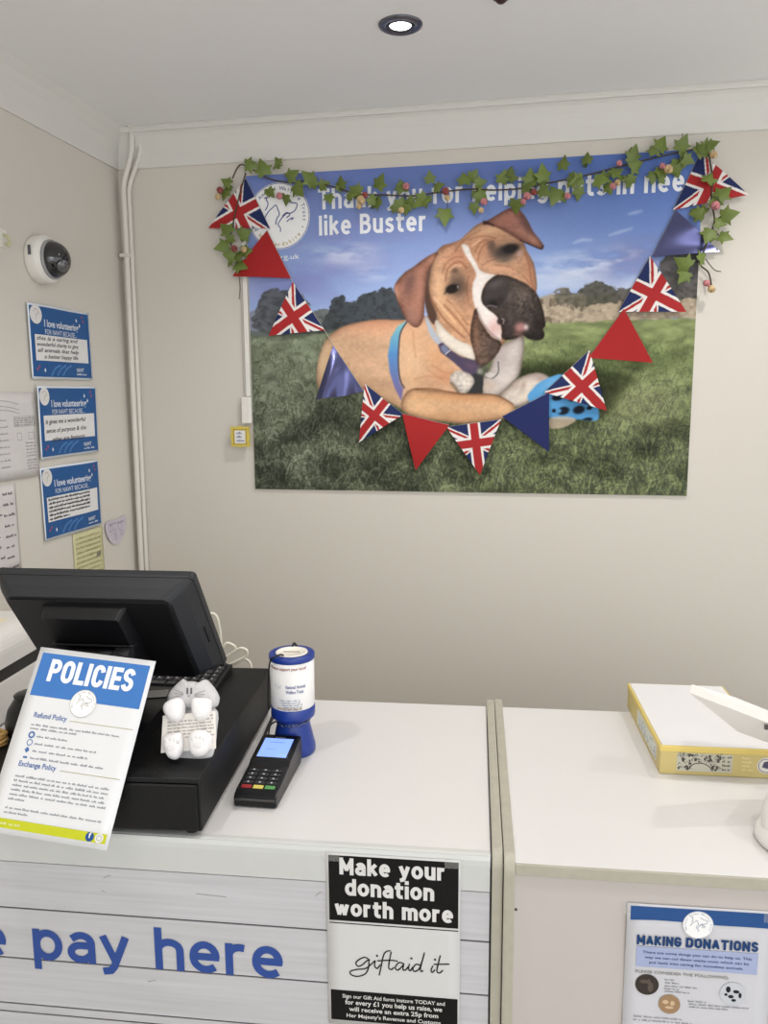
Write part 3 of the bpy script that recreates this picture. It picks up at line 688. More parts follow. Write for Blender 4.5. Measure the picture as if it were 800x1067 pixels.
# ================================================================ service counter (left) and side counter (right)
m_lam = mat('white_laminate', (217, 214, 212), .32, bump=.02, scale=120, var=.012, spec=.5)
m_lamfront = mat('white_front_panel', (190, 182, 177), .45, bump=.02, scale=80, var=.015)
m_edge = mat('beige_edging', (172, 167, 152), .5, bump=.12, scale=60, var=.12)
m_plank = mat('printed_planks', (192, 191, 194), .42, bump=.03, scale=3.2, var=.22, stretch=(1.0, 1.0, 34.0))
m_gap = mat('plank_gap', (62, 60, 66), .7)
m_carc = mat('carcass_board', (214, 208, 200), .6)
m_band = mat('counter_edge_film', (200, 201, 198), .16, var=.02, scale=30, spec=.6)
m_text = mat('blue_vinyl_lettering', (38, 72, 146), .4, var=.03)
cl = thing('service_counter', 'white topped pay counter with printed white plank front and blue lettering', 'counter', ctr(0, 0, 0), (0, 0, TH))
UL = -1.29
MB().box(UL, -.0015, 0, .583, .878, .9, .0015).build('worktop', m_lam, cl)
MB().box(UL, -.0015, .004, .57, .03, .8775).build('carcass', m_carc, cl)
MB().box(UL, -.0015, -.0012, .0035, .03, .8775).build('front_backing', m_gap, cl)
pl = MB()
SE = [.842, .757, .6645, .5785, .5625, .471, .378, .29, .20, .11, .03]
for a, b in zip(SE[:-1], SE[1:]):
    pl.box(UL, -.0025, -.0030, -.0012, b + .0016, a - .0016)
pl.build('plank_wrap', m_plank, cl)
bd = MB(); bp = [(-.0012, .8425), (-.0042, .8425), (-.0044, .885), (-.0036, .893), (-.001, .8995), (.004, .9012), (.012, .9012), (.012, .9002), (-.0012, .9)]
bd.add([(u, v, z) for u in (UL, -.0025) for v, z in bp], [(i, (i + 1) % 9, (i + 1) % 9 + 9, i + 9) for i in range(9)] + [tuple(range(9)), tuple(range(9, 18))[::-1]])
bd.build('edge_film', m_band, cl)
p = Print(base=.0030); p.pen('pay', -.757, .6655, .0755, .169, .17, lift=.0009, gap=.11); p.pen('here', -.545, .6655, .0755, .216, .17, lift=.0009, gap=.11); p.pen('Please', -.803, .6655, .0755, .32, .175, 'r', lift=.0009, gap=.11)
p.build('lettering', m_text, cl)
sc = Print(base=.0030)
for x, z, w, s_ in ((-.625, .822, .012, .5), (-.63, .80, .006, -.4), (-.275, .815, .010, .9), (-.47, .806, .05, -.05), (-.56, .64, .014, .3)):
    sc.stroke([(x, z), (x + w * .4, z + w * s_ * .5), (x + w, z + w * s_)], .0012, .0004)
sc.build('scuff', mat('dark_scuff', (142, 138, 138), .8), cl)
def end_panel(parent, u0, u1, vf, ztop, vb):
    R = .022; o = [(vf, 0.0)] + [(vf + R - R * math.cos(a), ztop - R + R * math.sin(a)) for a in [k * math.pi / 16 for k in range(9)]] + [(vb, ztop)]
    full = o + [(vb, 0.0)]; n = len(full)
    b = MB(); b.add([(u, v, z) for u in (u0, u1) for v, z in full], [(i, (i + 1) % n, (i + 1) % n + n, i + n) for i in range(n)] + [tuple(range(n)), tuple(range(n, 2 * n))[::-1]])
    b.build('end_panel', m_lam, parent)
    t = .0018; inn = o; out = [(vf - t, 0.0)] + [(vf + R - (R + t) * math.cos(a), ztop - R + (R + t) * math.sin(a)) for a in [k * math.pi / 16 for k in range(9)]] + [(vb, ztop + t)]
    vs = []; N = len(o); e = MB(); w = u1 - u0
    sec = [(u0, 0), (u0, .6), (u0 + w * .12, 1), (u1 - w * .12, 1), (u1, .6), (u1, 0)]
    for (a, b_), (c, d) in zip(inn, out):
        for u, k in sec: vs.append((u, a + (c - a) * k, b_ + (d - b_) * k))
    fs = []
    for i in range(N - 1):
        for k in range(6): fs.append((i * 6 + k, i * 6 + (k + 1) % 6, (i + 1) * 6 + (k + 1) % 6, (i + 1) * 6 + k))
    fs += [tuple(range(6)), tuple((N - 1) * 6 + k for k in range(6))]
    e.add(vs, fs, False).build('edging', m_edge, parent)
end_panel(cl, .0005, .0165, -.006, .904, .607)
cr = thing('side_counter', 'plain white counter with beige edging, right of the plank fronted counter', 'counter', ctr(0, 0, 0), (0, 0, TH))
end_panel(cr, .0182, .0345, -.014, .904, .612)
UR = 1.15
MB().box(.0346, UR, -.0085, .588, .8755, .8975, .001).build('worktop', m_lam, cr)
MB().box(.0346, UR, -.0125, -.0086, .878, .8968, .001).build('front_edging', m_edge, cr)
MB().box(.0346, UR, -.006, .57, 0, .875).build('front_panel', m_lamfront, cr)
hole = MB().lathe([(0, 0), (.0022, 0), (.0022, .0006), (0, .0006)], 12, Matrix.Translation((.0375, -.0062, .818)) @ Matrix.Rotation(math.pi / 2, 4, 'X'))
hole.build('screw_hole', m_gap, cr)

# ================================================================ poster of the dog
PX0, PX1, PZ0, PZ1 = .4555, 1.8815, 1.2715, 2.306
po = thing('poster', 'large landscape poster of a tan and white dog lying on grass', 'poster', (PX0, 0, PZ0))
PW, PH = PX1 - PX0, PZ1 - PZ0
MB().box(0, PW, -.006, -.0005, 0, PH).build('backing_board', mat('white_board', (225, 222, 216), .6), po)
_c = paint_poster()
NX, NZ = 720, 523
xx, zz = np.meshgrid(np.linspace(0, PW, NX), np.linspace(0, PH, NZ))
sx, sy = seen(xx + PX0, np.full_like(xx, -.0065), zz + PZ0)
fx = np.clip((sx - ART_X0) * ART_S - .5, 0, _c.shape[1] - 1.001); fy = np.clip((sy - ART_Y0) * ART_S - .5, 0, _c.shape[0] - 1.001)
ix, iy = fx.astype(int), fy.astype(int); tx, ty = (fx - ix)[..., None], (fy - iy)[..., None]
rgb = ((_c[iy, ix] * (1 - tx) + _c[iy, ix + 1] * tx) * (1 - ty) + (_c[iy + 1, ix] * (1 - tx) + _c[iy + 1, ix + 1] * tx) * ty) / 255
def to_lin(a): return np.where(a <= .04045, a / 12.92, ((a + .055) / 1.055) ** 2.4)
PRINT_GAIN = 1.0
def ink_mesh(name, verts, quads, rgb_srgb, m, parent, smooth=False):
    me = bpy.data.meshes.new(name); nv, nf = len(verts), len(quads)
    me.vertices.add(nv); me.vertices.foreach_set('co', np.asarray(verts, np.float32).ravel())
    k = quads.shape[1]
    me.loops.add(nf * k); me.loops.foreach_set('vertex_index', quads.astype(np.int32).ravel())
    me.polygons.add(nf); me.polygons.foreach_set('loop_start', np.arange(0, nf * k, k, dtype=np.int32)); me.polygons.foreach_set('loop_total', np.full(nf, k, np.int32))
    me.update(calc_edges=True)
    a = me.color_attributes.new('ink', 'FLOAT_COLOR', 'POINT')
    c = np.ones((nv, 4), np.float32); c[:, :3] = np.clip(to_lin(rgb_srgb) * PRINT_GAIN, 0, .95); a.data.foreach_set('color', c.ravel())
    me.materials.append(m)
    if smooth: me.polygons.foreach_set('use_smooth', [True] * nf)
    o = bpy.data.objects.new(name, me); col.objects.link(o); o.parent = parent
    return o
i, j = np.meshgrid(np.arange(NX - 1), np.arange(NZ - 1)); a = (j * NX + i).ravel()
ink_mesh('printed_picture', np.stack([xx, np.full_like(xx, -.0064), zz], -1).reshape(-1, 3), np.stack([a, a + 1, a + NX + 1, a + NX], 1), rgb.reshape(-1, 3), attr_mat('poster_ink', .6, .12), po)
p = Print(base=.0064)
p.pen('Thank you for helping pets in need', .702 - PX0, 2.189 - PZ0, .064, 1.168, .172)
p.build('lettering', ink('ECEDF2'), po); p = Print(base=.0064)
p.pen('like Buster', .703 - PX0, 2.108 - PZ0, .062, .350, .172)
p.text('nawt.org.uk', .634 - PX0, 2.038 - PZ0, .017, .155, 'r')
p.build('lettering', ink('ECEDF2'), po)
emblem(.567 - PX0, 2.175 - PZ0, .105, po, '5A5E96', base=.0064, words=('National Animal Welfare Trust •', 'Hertfordshire'))

# ================================================================ bunting
FLAGS = [('uk', (256, 186), (281, 238), (217, 238)), ('red', (278, 240), (303, 290), (242, 288)), ('uk', (305, 294), (338, 344), (280, 350)),
         ('foil', (347, 360), (379, 408), (329, 418)), ('uk', (380, 400), (420, 432), (374, 461)), ('red', (419, 431), (468, 443), (433, 490)),
         ('uk', (465, 445), (522, 437), (500, 495)), ('navy', (523, 434), (572, 409), (572, 471)), ('uk', (567, 409), (614, 365), (632, 428)),
         ('red', (613, 373), (650, 322), (680, 378)), ('uk', (644, 325), (677, 267), (715, 325)), ('foil', (679, 268), (704, 219), (750, 262)),
         ('uk', (701, 219), (730, 159), (780, 203))]
bt = thing('bunting', 'string of red, navy and union flag triangles draped across the dog poster', 'bunting', (1.15, -.012, 1.75))
BO = Vector(bt.location)
def jack(s, t):                        # s along the string edge, t down towards the tip, in edge lengths from the crossing
    b = np.zeros(s.shape + (3,)); b[:] = (34, 44, 88)
    for sg in (1, -1):
        a = math.radians(31) * sg; d = -s * math.sin(a) + t * math.cos(a); e = s * math.cos(a) + t * math.sin(a)
        b[np.abs(d) < .064] = (226, 220, 216)
    for sg in (1, -1):
        a = math.radians(31) * sg; d = -s * math.sin(a) + t * math.cos(a); e = s * math.cos(a) + t * math.sin(a)
        sh = np.where(e > 0, 0.019, -.019) * sg
        b[np.abs(d - sh) < .022] = (166, 44, 46)
    b[(np.abs(s) < .116) | (np.abs(t) < .116)] = (226, 220, 216)
    b[(np.abs(s) < .074) | (np.abs(t) < .074)] = (164, 42, 44)
    return b / 255
m_flag = attr_mat('flag_print', .6, .15); m_red = mat('red_flag_card', (160, 38, 38), .6, var=.03, spec=.15); m_navy = mat('navy_flag_card', (28, 38, 88), .55, var=.03, spec=.2)
m_foil = mat('glossy_blue_flag_card', (86, 88, 128), .24, var=.05, spec=.8, metal=.85)
string = []
for k, (kind, A, B, C) in enumerate(FLAGS):
    yo = -.013 - .002 * (k % 2)
    a, b, c = at_back(*A, yo), at_back(*B, yo), at_back(*C, yo - .010)
    if kind == 'foil' and k == 3: c = at_back(*C, yo - .034)
    string += [a, b]
    N = 90 if kind == 'uk' else 14; L = (b - a).length; e1 = (b - a) / L; nrm = e1.cross(c - a).normalized()
    if nrm.y > 0: nrm = -nrm
    e2 = (c - a) - e1 * (c - a).dot(e1); H = e2.length; e2 = e2 / H; sc_ = (c - a).dot(e1)
    vs = []; st = []; idx = {}
    for r in range(N + 1):
        for q in range(N + 1 - r):
            u_, v_ = q / N, r / N
            bend = .006 * math.sin(v_ * math.pi) + (.016 * math.sin(u_ * 2.2 * math.pi + .4) * v_ * 1.6 * (1.6 if k == 3 else -.3) if kind == 'foil' else 0)
            P = a + (b - a) * u_ + (c - a) * v_ + nrm * bend - BO
            idx[q, r] = len(vs); vs.append(tuple(P)); st.append(((u_ * L + v_ * sc_ - L * .5 - (sc_ - L * .5) * .38) / L, (v_ * H - .38 * H) / L))
    tri = []
    for r in range(N):
        for q in range(N - r):
            tri.append((idx[q, r], idx[q + 1, r], idx[q, r + 1]))
            if q + r < N - 1: tri.append((idx[q + 1, r], idx[q + 1, r + 1], idx[q, r + 1]))
    if kind == 'uk':
        st = np.array(st); o = ink_mesh('flag', np.array(vs), np.array(tri), jack(st[:, 0], st[:, 1]), m_flag, bt, True)
        o['label'] = 'union flag triangle'
    else:
        mb = MB(); mb.add(vs, tri, True); o = mb.build('flag', {'red': m_red, 'navy': m_navy, 'foil': m_foil}[kind], bt, fix=False)
        o['label'] = {'red': 'plain red triangle', 'navy': 'plain navy triangle', 'foil': 'shiny blue triangle'}[kind]
string = [at_back(254, 178, -.012)] + string + [at_back(738, 152, -.012)]
MB().tube([tuple(p - BO + Vector((0, .001, 0))) for p in string], .0011, 6).build('cord', mat('white_cord', (170, 166, 158), .7), bt)

# ================================================================ ivy garland
m_leaf = mat('ivy_leaf', (102, 118, 50), .5, var=.45, scale=14); m_vine = mat('vine_stem', (74, 62, 44), .8, var=.2)
m_bud = {'p': mat('pink_rosebud', (204, 132, 136), .6, var=.15), 'c': mat('cream_rosebud', (208, 178, 132), .6, var=.1), 'r': mat('dusky_rosebud', (150, 74, 70), .6, var=.15)}
LEAF = [(0, 0), (.20, -.10), (.46, -.06), (.36, .14), (.62, .42), (.34, .44), (.24, .62), (0, 1.0), (-.24, .62), (-.34, .44), (-.62, .42), (-.36, .14), (-.46, -.06), (-.20, -.10)]
def leaf(mb, p, size, ang, tilt, roll):
    M = Matrix.Translation(p) @ Matrix.Rotation(ang, 4, 'Y') @ Matrix.Rotation(tilt, 4, 'X') @ Matrix.Rotation(roll, 4, 'Z')
    vs = [(x * size, -.10 * size * (1 - abs(x) * 2.2) - .12 * size * z * z * 0 + .18 * size * z * z, z * size) for x, z in LEAF]
    c = len(vs); vs.append((0, -.13 * size, .35 * size)); n = len(LEAF)
    b = [(x, y + .0006, z) for x, y, z in vs]
    vs = [tuple(M @ Vector(q)) for q in vs]; vs = [(x, min(y, .0105), z) for x, y, z in vs]      # nothing pokes into the wall or the poster
    mb.add(vs, [(i, (i + 1) % n, c) for i in range(n)], True)
def rosebud(parent, p, r, kind):
    mb = MB(); M = Matrix.Translation(p)
    mb.lathe([(0, -r), (r * .7, -r * .75), (r, -.1 * r), (r * .86, r * .6), (r * .5, r * .95), (r * .62, r * 1.05), (r * .3, r * .8), (0, r * .75)], 12, M @ Matrix.Rotation(2.2, 4, 'X') @ Matrix.Rotation(.4, 4, 'Y'))
    mb.lathe([(0, r * .7), (r * .35, r * .8), (r * .42, r * 1.25), (r * .2, r * 1.1), (0, r * 1.1)], 10, M @ Matrix.Rotation(2.2, 4, 'X') @ Matrix.Rotation(.4, 4, 'Y'))
    return mb.build('rosebud', m_bud[kind], parent)
ga = thing('ivy_garland', 'artificial ivy garland with rosebuds draped along the poster top', 'garland', (1.17, -.02, 2.26))
GO = Vector(ga.location)
def gp(px, py, y=-.025): return at_back(px, py, y) - GO
main = [(242, 186), (250, 172), (262, 176), (280, 186), (300, 190), (320, 189), (345, 194), (372, 202), (400, 203), (430, 204), (460, 200), (490, 197), (515, 198), (545, 196), (575, 190), (605, 184), (640, 175), (675, 166), (705, 159), (730, 154), (741, 150)]
ldrop = [(256, 180), (249, 205), (243, 232), (240, 252), (247, 268), (250, 285)]
rdrop = [(738, 158), (742, 185), (741, 210), (744, 232), (733, 262), (729, 275), (738, 284), (741, 297)]
for path in (main, ldrop, rdrop):
    MB().tube(catmull([tuple(gp(*q)) for q in path], 5), .0024, 6).build('stem', m_vine, ga)
for path in ([(706, 158), (710, 146), (711, 139)], [(735, 270), (744, 281), (751, 283)], [(744, 240), (750, 246), (756, 246)], [(466, 201), (466, 215), (463, 223)], [(249, 285), (250, 300), (249, 312)]):
    MB().tube(catmull([tuple(gp(*q)) for q in path], 4), .0013, 6).build('twig', m_vine, ga)
rg = random.Random(11); lv = MB()
LP = [(256, 172, 80), (240, 192, -60), (236, 198, -150), (276, 182, -30), (288, 176, 10), (280, 197, 150), (300, 186, 60), (308, 193, 130), (298, 203, 200), (326, 190, -40), (333, 194, 60), (342, 203, 160), (356, 196, -20), (363, 203, 100), (376, 200, -60),
      (385, 206, 140), (394, 196, 30), (397, 208, -120), (416, 208, 160), (424, 213, 190), (420, 200, -30), (448, 190, 10), (453, 196, 70), (444, 205, -130), (463, 219, 185), (484, 192, 0), (490, 187, 40), (497, 200, 140), (494, 212, 190),
      (522, 190, 10), (528, 184, 30), (538, 208, 170), (545, 196, 80), (552, 192, -10), (566, 188, 0), (563, 197, 120), (586, 176, 5), (580, 198, 185), (592, 190, 80), (611, 170, 0), (606, 186, -120), (603, 196, 175), (620, 188, 100), (633, 192, 165), (637, 182, 60),
      (658, 168, 5), (655, 183, 170), (657, 176, 60), (682, 162, 0), (686, 156, 25), (690, 174, 160), (681, 180, 200), (708, 156, 15), (704, 172, 170), (712, 165, 120), (731, 155, 70), (737, 152, 60), (726, 160, 40),
      (240, 243, -60), (250, 246, 60), (238, 256, -120), (244, 268, -90), (252, 262, 90), (246, 276, 120), (734, 224, -50), (752, 226, 75), (745, 232, 110), (740, 240, -160), (750, 246, 100), (718, 278, -60), (728, 272, 40), (716, 284, 210), (742, 216, 10), (736, 190, 30), (748, 206, 50)]
for x, y, a in LP:
    dz = 0
    leaf(lv, gp(x, y, -.024 - .022 * rg.random()), .040 * rg.uniform(.85, 1.35), math.radians(a + rg.uniform(-15, 15)), rg.uniform(-.5, .5), rg.uniform(-.6, .6))
for x, y, a in LP:
    if rg.random() < .55: leaf(lv, gp(x + rg.uniform(-7, 7), y + rg.uniform(-6, 6), -.020 - .016 * rg.random()), .032 * rg.uniform(.8, 1.3), math.radians(a + rg.uniform(-70, 70)), rg.uniform(-.7, .7), rg.uniform(-.9, .9))
lv.build('leaves', m_leaf, ga)
for x, y, k, r in [(229, 198, 'r', .011), (227, 205, 'c', .010), (291, 204, 'p', .011), (376, 208, 'c', .014), (380, 203, 'r', .010), (374, 215, 'c', .009), (423, 194, 'p', .011), (418, 219, 'c', .010), (464, 199, 'r', .012), (466, 206, 'c', .009), (504, 210, 'p', .011), (501, 219, 'c', .009),
                   (549, 204, 'p', .012), (556, 200, 'r', .010), (545, 210, 'p', .009), (591, 204, 'p', .010), (638, 194, 'p', .010), (643, 190, 'c', .009), (645, 170, 'p', .009), (696, 176, 'c', .013), (690, 173, 'p', .009), (743, 161, 'c', .011), (745, 214, 'p', .013),
                   (736, 295, 'p', .010), (741, 301, 'c', .011), (244, 259, 'r', .011), (254, 260, 'c', .010)]:
    rosebud(ga, gp(x, y, -.045), r, k)

# ================================================================ things on the back wall
m_white = mat('white_plastic', (226, 222, 214), .45, var=.02); m_pipe = mat('painted_pipe', (216, 211, 201), .45, bump=.04, scale=70, var=.02)
def pipe(name, label, top, bend, bot, y, r):
    a = Vector((top[0], y, CEIL)); 
    pts = [tuple(a), (top[0], y, CEIL - .05)] + [(top[0] + (bend[0] - top[0]) * (.5 - .5 * math.cos(math.pi * t)), y, CEIL - .05 + (bend[1] - CEIL + .05) * t) for t in (.15, .3, .45, .6, .75, .9, 1.0)] + [(bend[0], y, bend[1] - .1), (bot[0], y, 1.05), (bot[0] - .004, y, .13)]
    o = thing(name, label, 'pipe', (0, 0, 0))
    MB().tube(pts, r, 14).build('tube', m_pipe, o)
    MB().lathe([(r * .95, -.004), (r * 1.8, -.002), (r * 1.7, .004), (r, .005)], 20, Matrix.Translation((top[0], y, CEIL - .004))).build('ceiling_collar', m_pipe, o)
    return o
p1 = pipe('pipe', 'white wall pipe nearest the corner, with a clip halfway up', (.072, 0), (.0330, 2.27), (.0245, 0), -.030, .0092)
p2 = pipe('pipe', 'white wall pipe on the poster side of the pair in the corner', (.094, 0), (.0415, 2.265), (.0335, 0), -.011, .0085)
MB().box(.010, .046, -.0415, -.0005, 2.061, 2.073, .003).build('pipe_clip', m_pipe, p1)
MB().lathe([(0, 0), (.007, 0), (.008, .004), (.005, .010), (0, .011)], 14, Matrix.Translation((.014, -.030, 2.067)) @ Matrix.Rotation(math.pi / 2, 4, 'X')).build('clip_knob', m_pipe, p1)
tr = thing('cable_trunking', 'thin white cable trunking with end box beside the poster edge', 'trunking', (.441, 0, 1.56))
MB().box(-.012, .008, -.010, -.0005, .03, .62, .002).build('channel', m_white, tr)
MB().box(-.008, -.006, -.0112, -.0098, .03, .62).build('lid_seam', mat('seam_grey', (150, 146, 140), .6), tr)
MB().box(-.022, .012, -.022, -.0005, -.062, .028, .003).build('end_box', m_white, tr)
tg = thing('hanging_tag', 'small yellow scalloped tag with white centre beside the poster', 'tag', tuple(at_back(250, 455, -.0295)))
pts = []
for k in range(64):
    a = 2 * math.pi * k / 64; r0 = .034 / max(abs(math.cos(a)), abs(math.sin(a))) ** .8 * (1 + .05 * math.cos(8 * a)); pts.append((r0 * math.cos(a) * 1.0, r0 * math.sin(a) * 1.04))
MB().prism(pts, 0, .006).build('card', mat('yellow_card', (206, 186, 84), .6, var=.08), tg)
pt = Print(base=0.0); pt.frame(-.024, .024, -.026, .026, .003, .0006); pt.build('border', ink('B89A3C'), tg)
Print().rect(-.019, .019, -.024, .021, .0005).build('white_centre', ink('E2DFDC'), tg)
pt = Print()
for q in range(3): pt.words(-.012, .009 - q * .013, .028, .008, 3 + q, .0008)
pt.build('lettering', ink('6C7090'), tg)

# ================================================================ left wall: camera, cards, notes
def on_left(z, y): return Matrix.Translation((0, y, z))
cm = thing('security_camera', 'white dome security camera with smoked cover on left wall', 'camera', (.0, -.487, 1.981), (0, math.pi / 2, 0))
MB().lathe([(0, 0), (.066, 0), (.068, .006), (.067, .030), (.063, .040), (.052, .044), (.0, .044)], 48).build('base', m_white, cm)
MB().lathe([(.0545, .043), (.0545, .049), (.050, .052), (.049, .046)], 40).build('dome_ring', mat('grey_ring', (150, 150, 150), .35), cm)
MB().lathe([(.050 * math.cos(a), .050 + .044 * math.sin(a)) for a in [k * math.pi / 28 for k in range(15)]], 40).build('dome_cover', mat('smoked_cover', (26, 26, 28), .06, spec=.9, var=.02), cm)
MB().lathe([(0, .006), (.016, .004), (.018, 0), (.0, 0)], 24, Matrix.Translation((.022, -.020, .0885)) @ Matrix.Rotation(.5, 4, 'Y') @ Matrix.Rotation(.45, 4, 'X')).build('lens', mat('lens_glass', (88, 86, 88), .1, spec=.9), cm)
MB().box(-.03, -.004, -.0688, -.0668, .016, .024).build('marking', ink('55555A'), cm)
RL = (0, 0, math.pi / 2)             # sheets on the left wall face +x
def wall_sheet(name, label, cat, y0, z0, group=None, off=.002): return thing(name, label, cat, (off, y0, z0), RL, group)
WRITE = [('this is a caring and', 'wonderful charity to give', 'all animals that help', 'a better happy life'), ('It gives me a wonderful', 'sense of purpose & the', 'other are fantastic'), None]
LAB = ['blue volunteering card nearest the dome camera, four lines of black handwriting', 'blue volunteering card in the middle of three, handwriting spilling below the white box', 'lowest blue volunteering card, six small lines of handwriting, tilted bottom edge']
for n, (y0, z0, rot) in enumerate(((-.5645, 1.646, .3165), (-.553, 1.416, .311), (-.558, 1.177, .309))):
    def curl(x, z, n=n): return .006 + .005 * math.sin(x * 19 + n * 1.7) * (.35 + z * 3.2) * (1 if n else .8)
    t = wall_sheet('volunteering_card', LAB[n], 'card', y0, z0, 'blue volunteering cards')
    W, H = rot, (.21, .21, .214)[n]
    sheet(t, W, H, ink('DDE3EA'), curl)
    Print(curl).rect(.006, W - .006, .006, H - .006, .0003, 14, 8).build('blue_panel', ink('2B588F'), t)
    Print(curl).rect(.022, W - .020, .052, .125, .0008, 12, 3).build('white_box', ink('DFDDDC'), t)
    Print(curl).disc(.033, H - .030, .026, lift=.0008).build('emblem', ink('DCD9D6'), t)
    Print(curl).stroke([(.022, H - .022), (.033, H - .014), (.044, H - .026), (.034, H - .03), (.03, H - .044)], .002, .0011).build('emblem_lines', ink('B0A48C'), t)
    p = Print(curl); p.text('I love volunteering', .068, H - .061, .021, .185, bold=.02, lift=.001, slope=0); p.text('FOR NAWT BECAUSE...', .070, H - .082, .0145, .172, lift=.001); p.build('lettering', ink('D8DEE8'), t)
    p = Print(curl)
    if WRITE[n]:
        k = len(WRITE[n])
        for r, s_ in enumerate(WRITE[n]):
            z = (.110 - r * .017) if k == 4 else (.100 - r * .026)
            p.text(s_, .03 + (.03 if r == k - 1 else 0), z, .0115 if k == 4 else .0135, .215 if r < k - 1 else .18, shear=.25, lift=.0012, slope=.01, bold=.012)
    else:
        for r in range(6): p.scribble(.03, .1155 - r * .0115, .21 if r < 5 else .1, .0058, 40 + r, .0012, pen=.0013)
    p.build('handwriting', ink('34343C'), t)
    d = Print(curl)
    for q in range(3): d.stroke([(.09 + q * .03, .010), (.11 + q * .03, .03), (.14 + q * .03, .042)], .006, .0006)
    d.build('swoosh', ink('4A7BB4'), t)
    d = Print(curl)
    for x, z in ((.245, H - .03), (.06, .025), (.26, H - .045)): d.poly([(x, z - .007), (x + .004, z), (x, z + .007), (x - .004, z)], .001)
    d.text('NAWT', .228, .024, .012, .04, bold=.02, lift=.001); d.words(.228, .014, .055, .006, n, .001); d.build('sparkle', ink('D4DAE4'), t)
    d = Print(curl)
    for x, z in ((.026, .028), (.275, H - .018), (.035, .035), (.281, H - .03)): d.disc(x, z, .004, lift=.001, n=10)
    d.build('confetti', ink('A05070'), t)
t = wall_sheet('notice', 'pale printed diagram sheet with boxes and lines, at left frame edge beside blue cards', 'paper', -.765, 1.372)
c0 = lambda x, z: .002 + .003 * math.sin(x * 9)
sheet(t, .205, .235, ink('CFCBC8'), c0)
p = Print(c0)
for x0, x1, z0, z1 in ((.105, .200, .142, .170), (.115, .135, .105, .125), (.165, .19, .105, .125)): p.frame(x0, x1, z0, z1, .001)
for q in range(4): p.words(.108, .145 + q * .006, .09, .004, q)
for z in (.215, .20, .19): p.stroke([(.03, z), (.09, z - .004), (.13, z - .012)], .0012)
for q in range(5): p.words(.15, .094 - q * .009, .045, .004, 10 + q)
for q in range(4): p.words(.15, .046 - q * .008, .045, .004, 20 + q)
for q in range(8): p.words(.04, .16 - q * .018, .04, .004, 30 + q)
p.build('printing', ink('8C8A8C'), t)
t = wall_sheet('notice', 'pale sheet with rows of short dark words, low at the left frame edge', 'paper', -.782, 1.12)
sheet(t, .112, .24, ink('CFCAC8'), lambda x, z: .002)
p = Print(lambda x, z: .002)
for q in range(8): p.words(.012, .218 - q * .029, .034, .0075, 60 + q); p.words(.055, .213 - q * .029, .045, .0075, 80 + q)
p.build('printing', ink('5C5A60'), t)
t = wall_sheet('notice', 'pale yellow handwritten note under the lowest blue card', 'note', -.412, .975)
cy_ = lambda x, z: .001 + .003 * abs(math.sin(x * 12)); sheet(t, .168, .195, ink('CCC79C'), cy_)
p = Print(cy_)
for q in range(11): p.scribble(.012, .176 - q * .0155, .14, .006, 90 + q, pen=.0008)
p.build('handwriting', ink('9A966C'), t)
Print(cy_).poly([(.118, .098), (.150, .104), (.152, .118), (.128, .116)], .001).build('sketch', ink('84826E'), t)
t = wall_sheet('notice', 'small lilac rounded note beside the pipes', 'note', -.222, 1.092)
ol = catmull([(.0, .075), (.02, .088), (.08, .085), (.128, .092), (.138, .062), (.12, .028), (.085, .004), (.06, .0), (.03, .012), (.004, .045)], 5, True)
MB().prism(ol, -.004, -.003).build('page', ink('C6BEC8'), t)
p = Print(lambda x, z: .004)
for x, z, r_ in ((.03, .06, .012), (.055, .045, .010), (.09, .06, .013), (.10, .035, .009), (.06, .025, .008)): p.ring(x, z, r_, .002, n=16)
p.scribble(.02, .072, .1, .007, 5, pen=.0009); p.build('doodle', ink('9C90A8'), t)
hk = thing('wall_hook', 'tiny pale hook on left wall at the frame edge, level with dome camera', 'hook', (0, -.640, 2.014), RL)
MB().box(-.016, .016, -.004, -.0005, -.024, .024, .002).build('plate', m_white, hk)
MB().tube(catmull([(0, -.004, .008), (0, -.016, .002), (0, -.022, -.012), (0, -.016, -.02), (0, -.010, -.014)], 5), .004, 10).build('prong', mat('pale_hook', (190, 186, 150), .5), hk)

# ================================================================ ceiling
dl = thing('downlight', 'recessed chrome downlight, lit, in the ceiling above the poster', 'ceiling light', (1.065, -.573, CEIL))
MB().lathe([(.033, -.001), (.036, -.006), (.047, -.006), (.053, -.003), (.054, -.0002)], 48).build('bezel', mat('brushed_chrome', (120, 122, 132), .22, 1), dl)
MB().lathe([(.026, -.002), (.0285, -.006), (.0325, -.005), (.033, -.001)], 40).build('tilt_ring', mat('dark_chrome', (92, 96, 112), .2, 1), dl)
MB().lathe([(0, -.004), (.018, -.0045), (.026, -.0025), (.0262, -.0005), (0, -.0005)], 32).build('lamp', mat('lit_lamp', (255, 252, 244), .3, emit=6), dl)
sn = thing('ceiling_sensor', 'tiny dark round fitting on the ceiling at the top frame edge', 'sensor', (1.309, -.668, CEIL))
MB().lathe([(.020, -.0002), (.019, -.006), (.014, -.008), (0, -.008)], 24).build('base', mat('dark_fitting', (60, 40, 42), .5), sn)
MB().lathe([(.013, -.0075), (.012, -.012), (.007, -.016), (0, -.0175)], 20).build('cap', mat('dark_red_cap', (52, 18, 22), .35), sn)
# ================================================================ on the pay counter
ROT = (0, 0, TH)
m_black = mat('black_plastic', (17, 17, 19), .45, spec=.35, bump=.05, scale=300, var=.08); m_blackg = mat('black_plastic_smooth', (14, 14, 17), .3, spec=.35, var=.06)
m_grey = mat('dark_grey_plastic', (34, 35, 38), .5, spec=.4, bump=.06, scale=300, var=.06); m_rubber = mat('black_rubber', (16, 16, 16), .7)
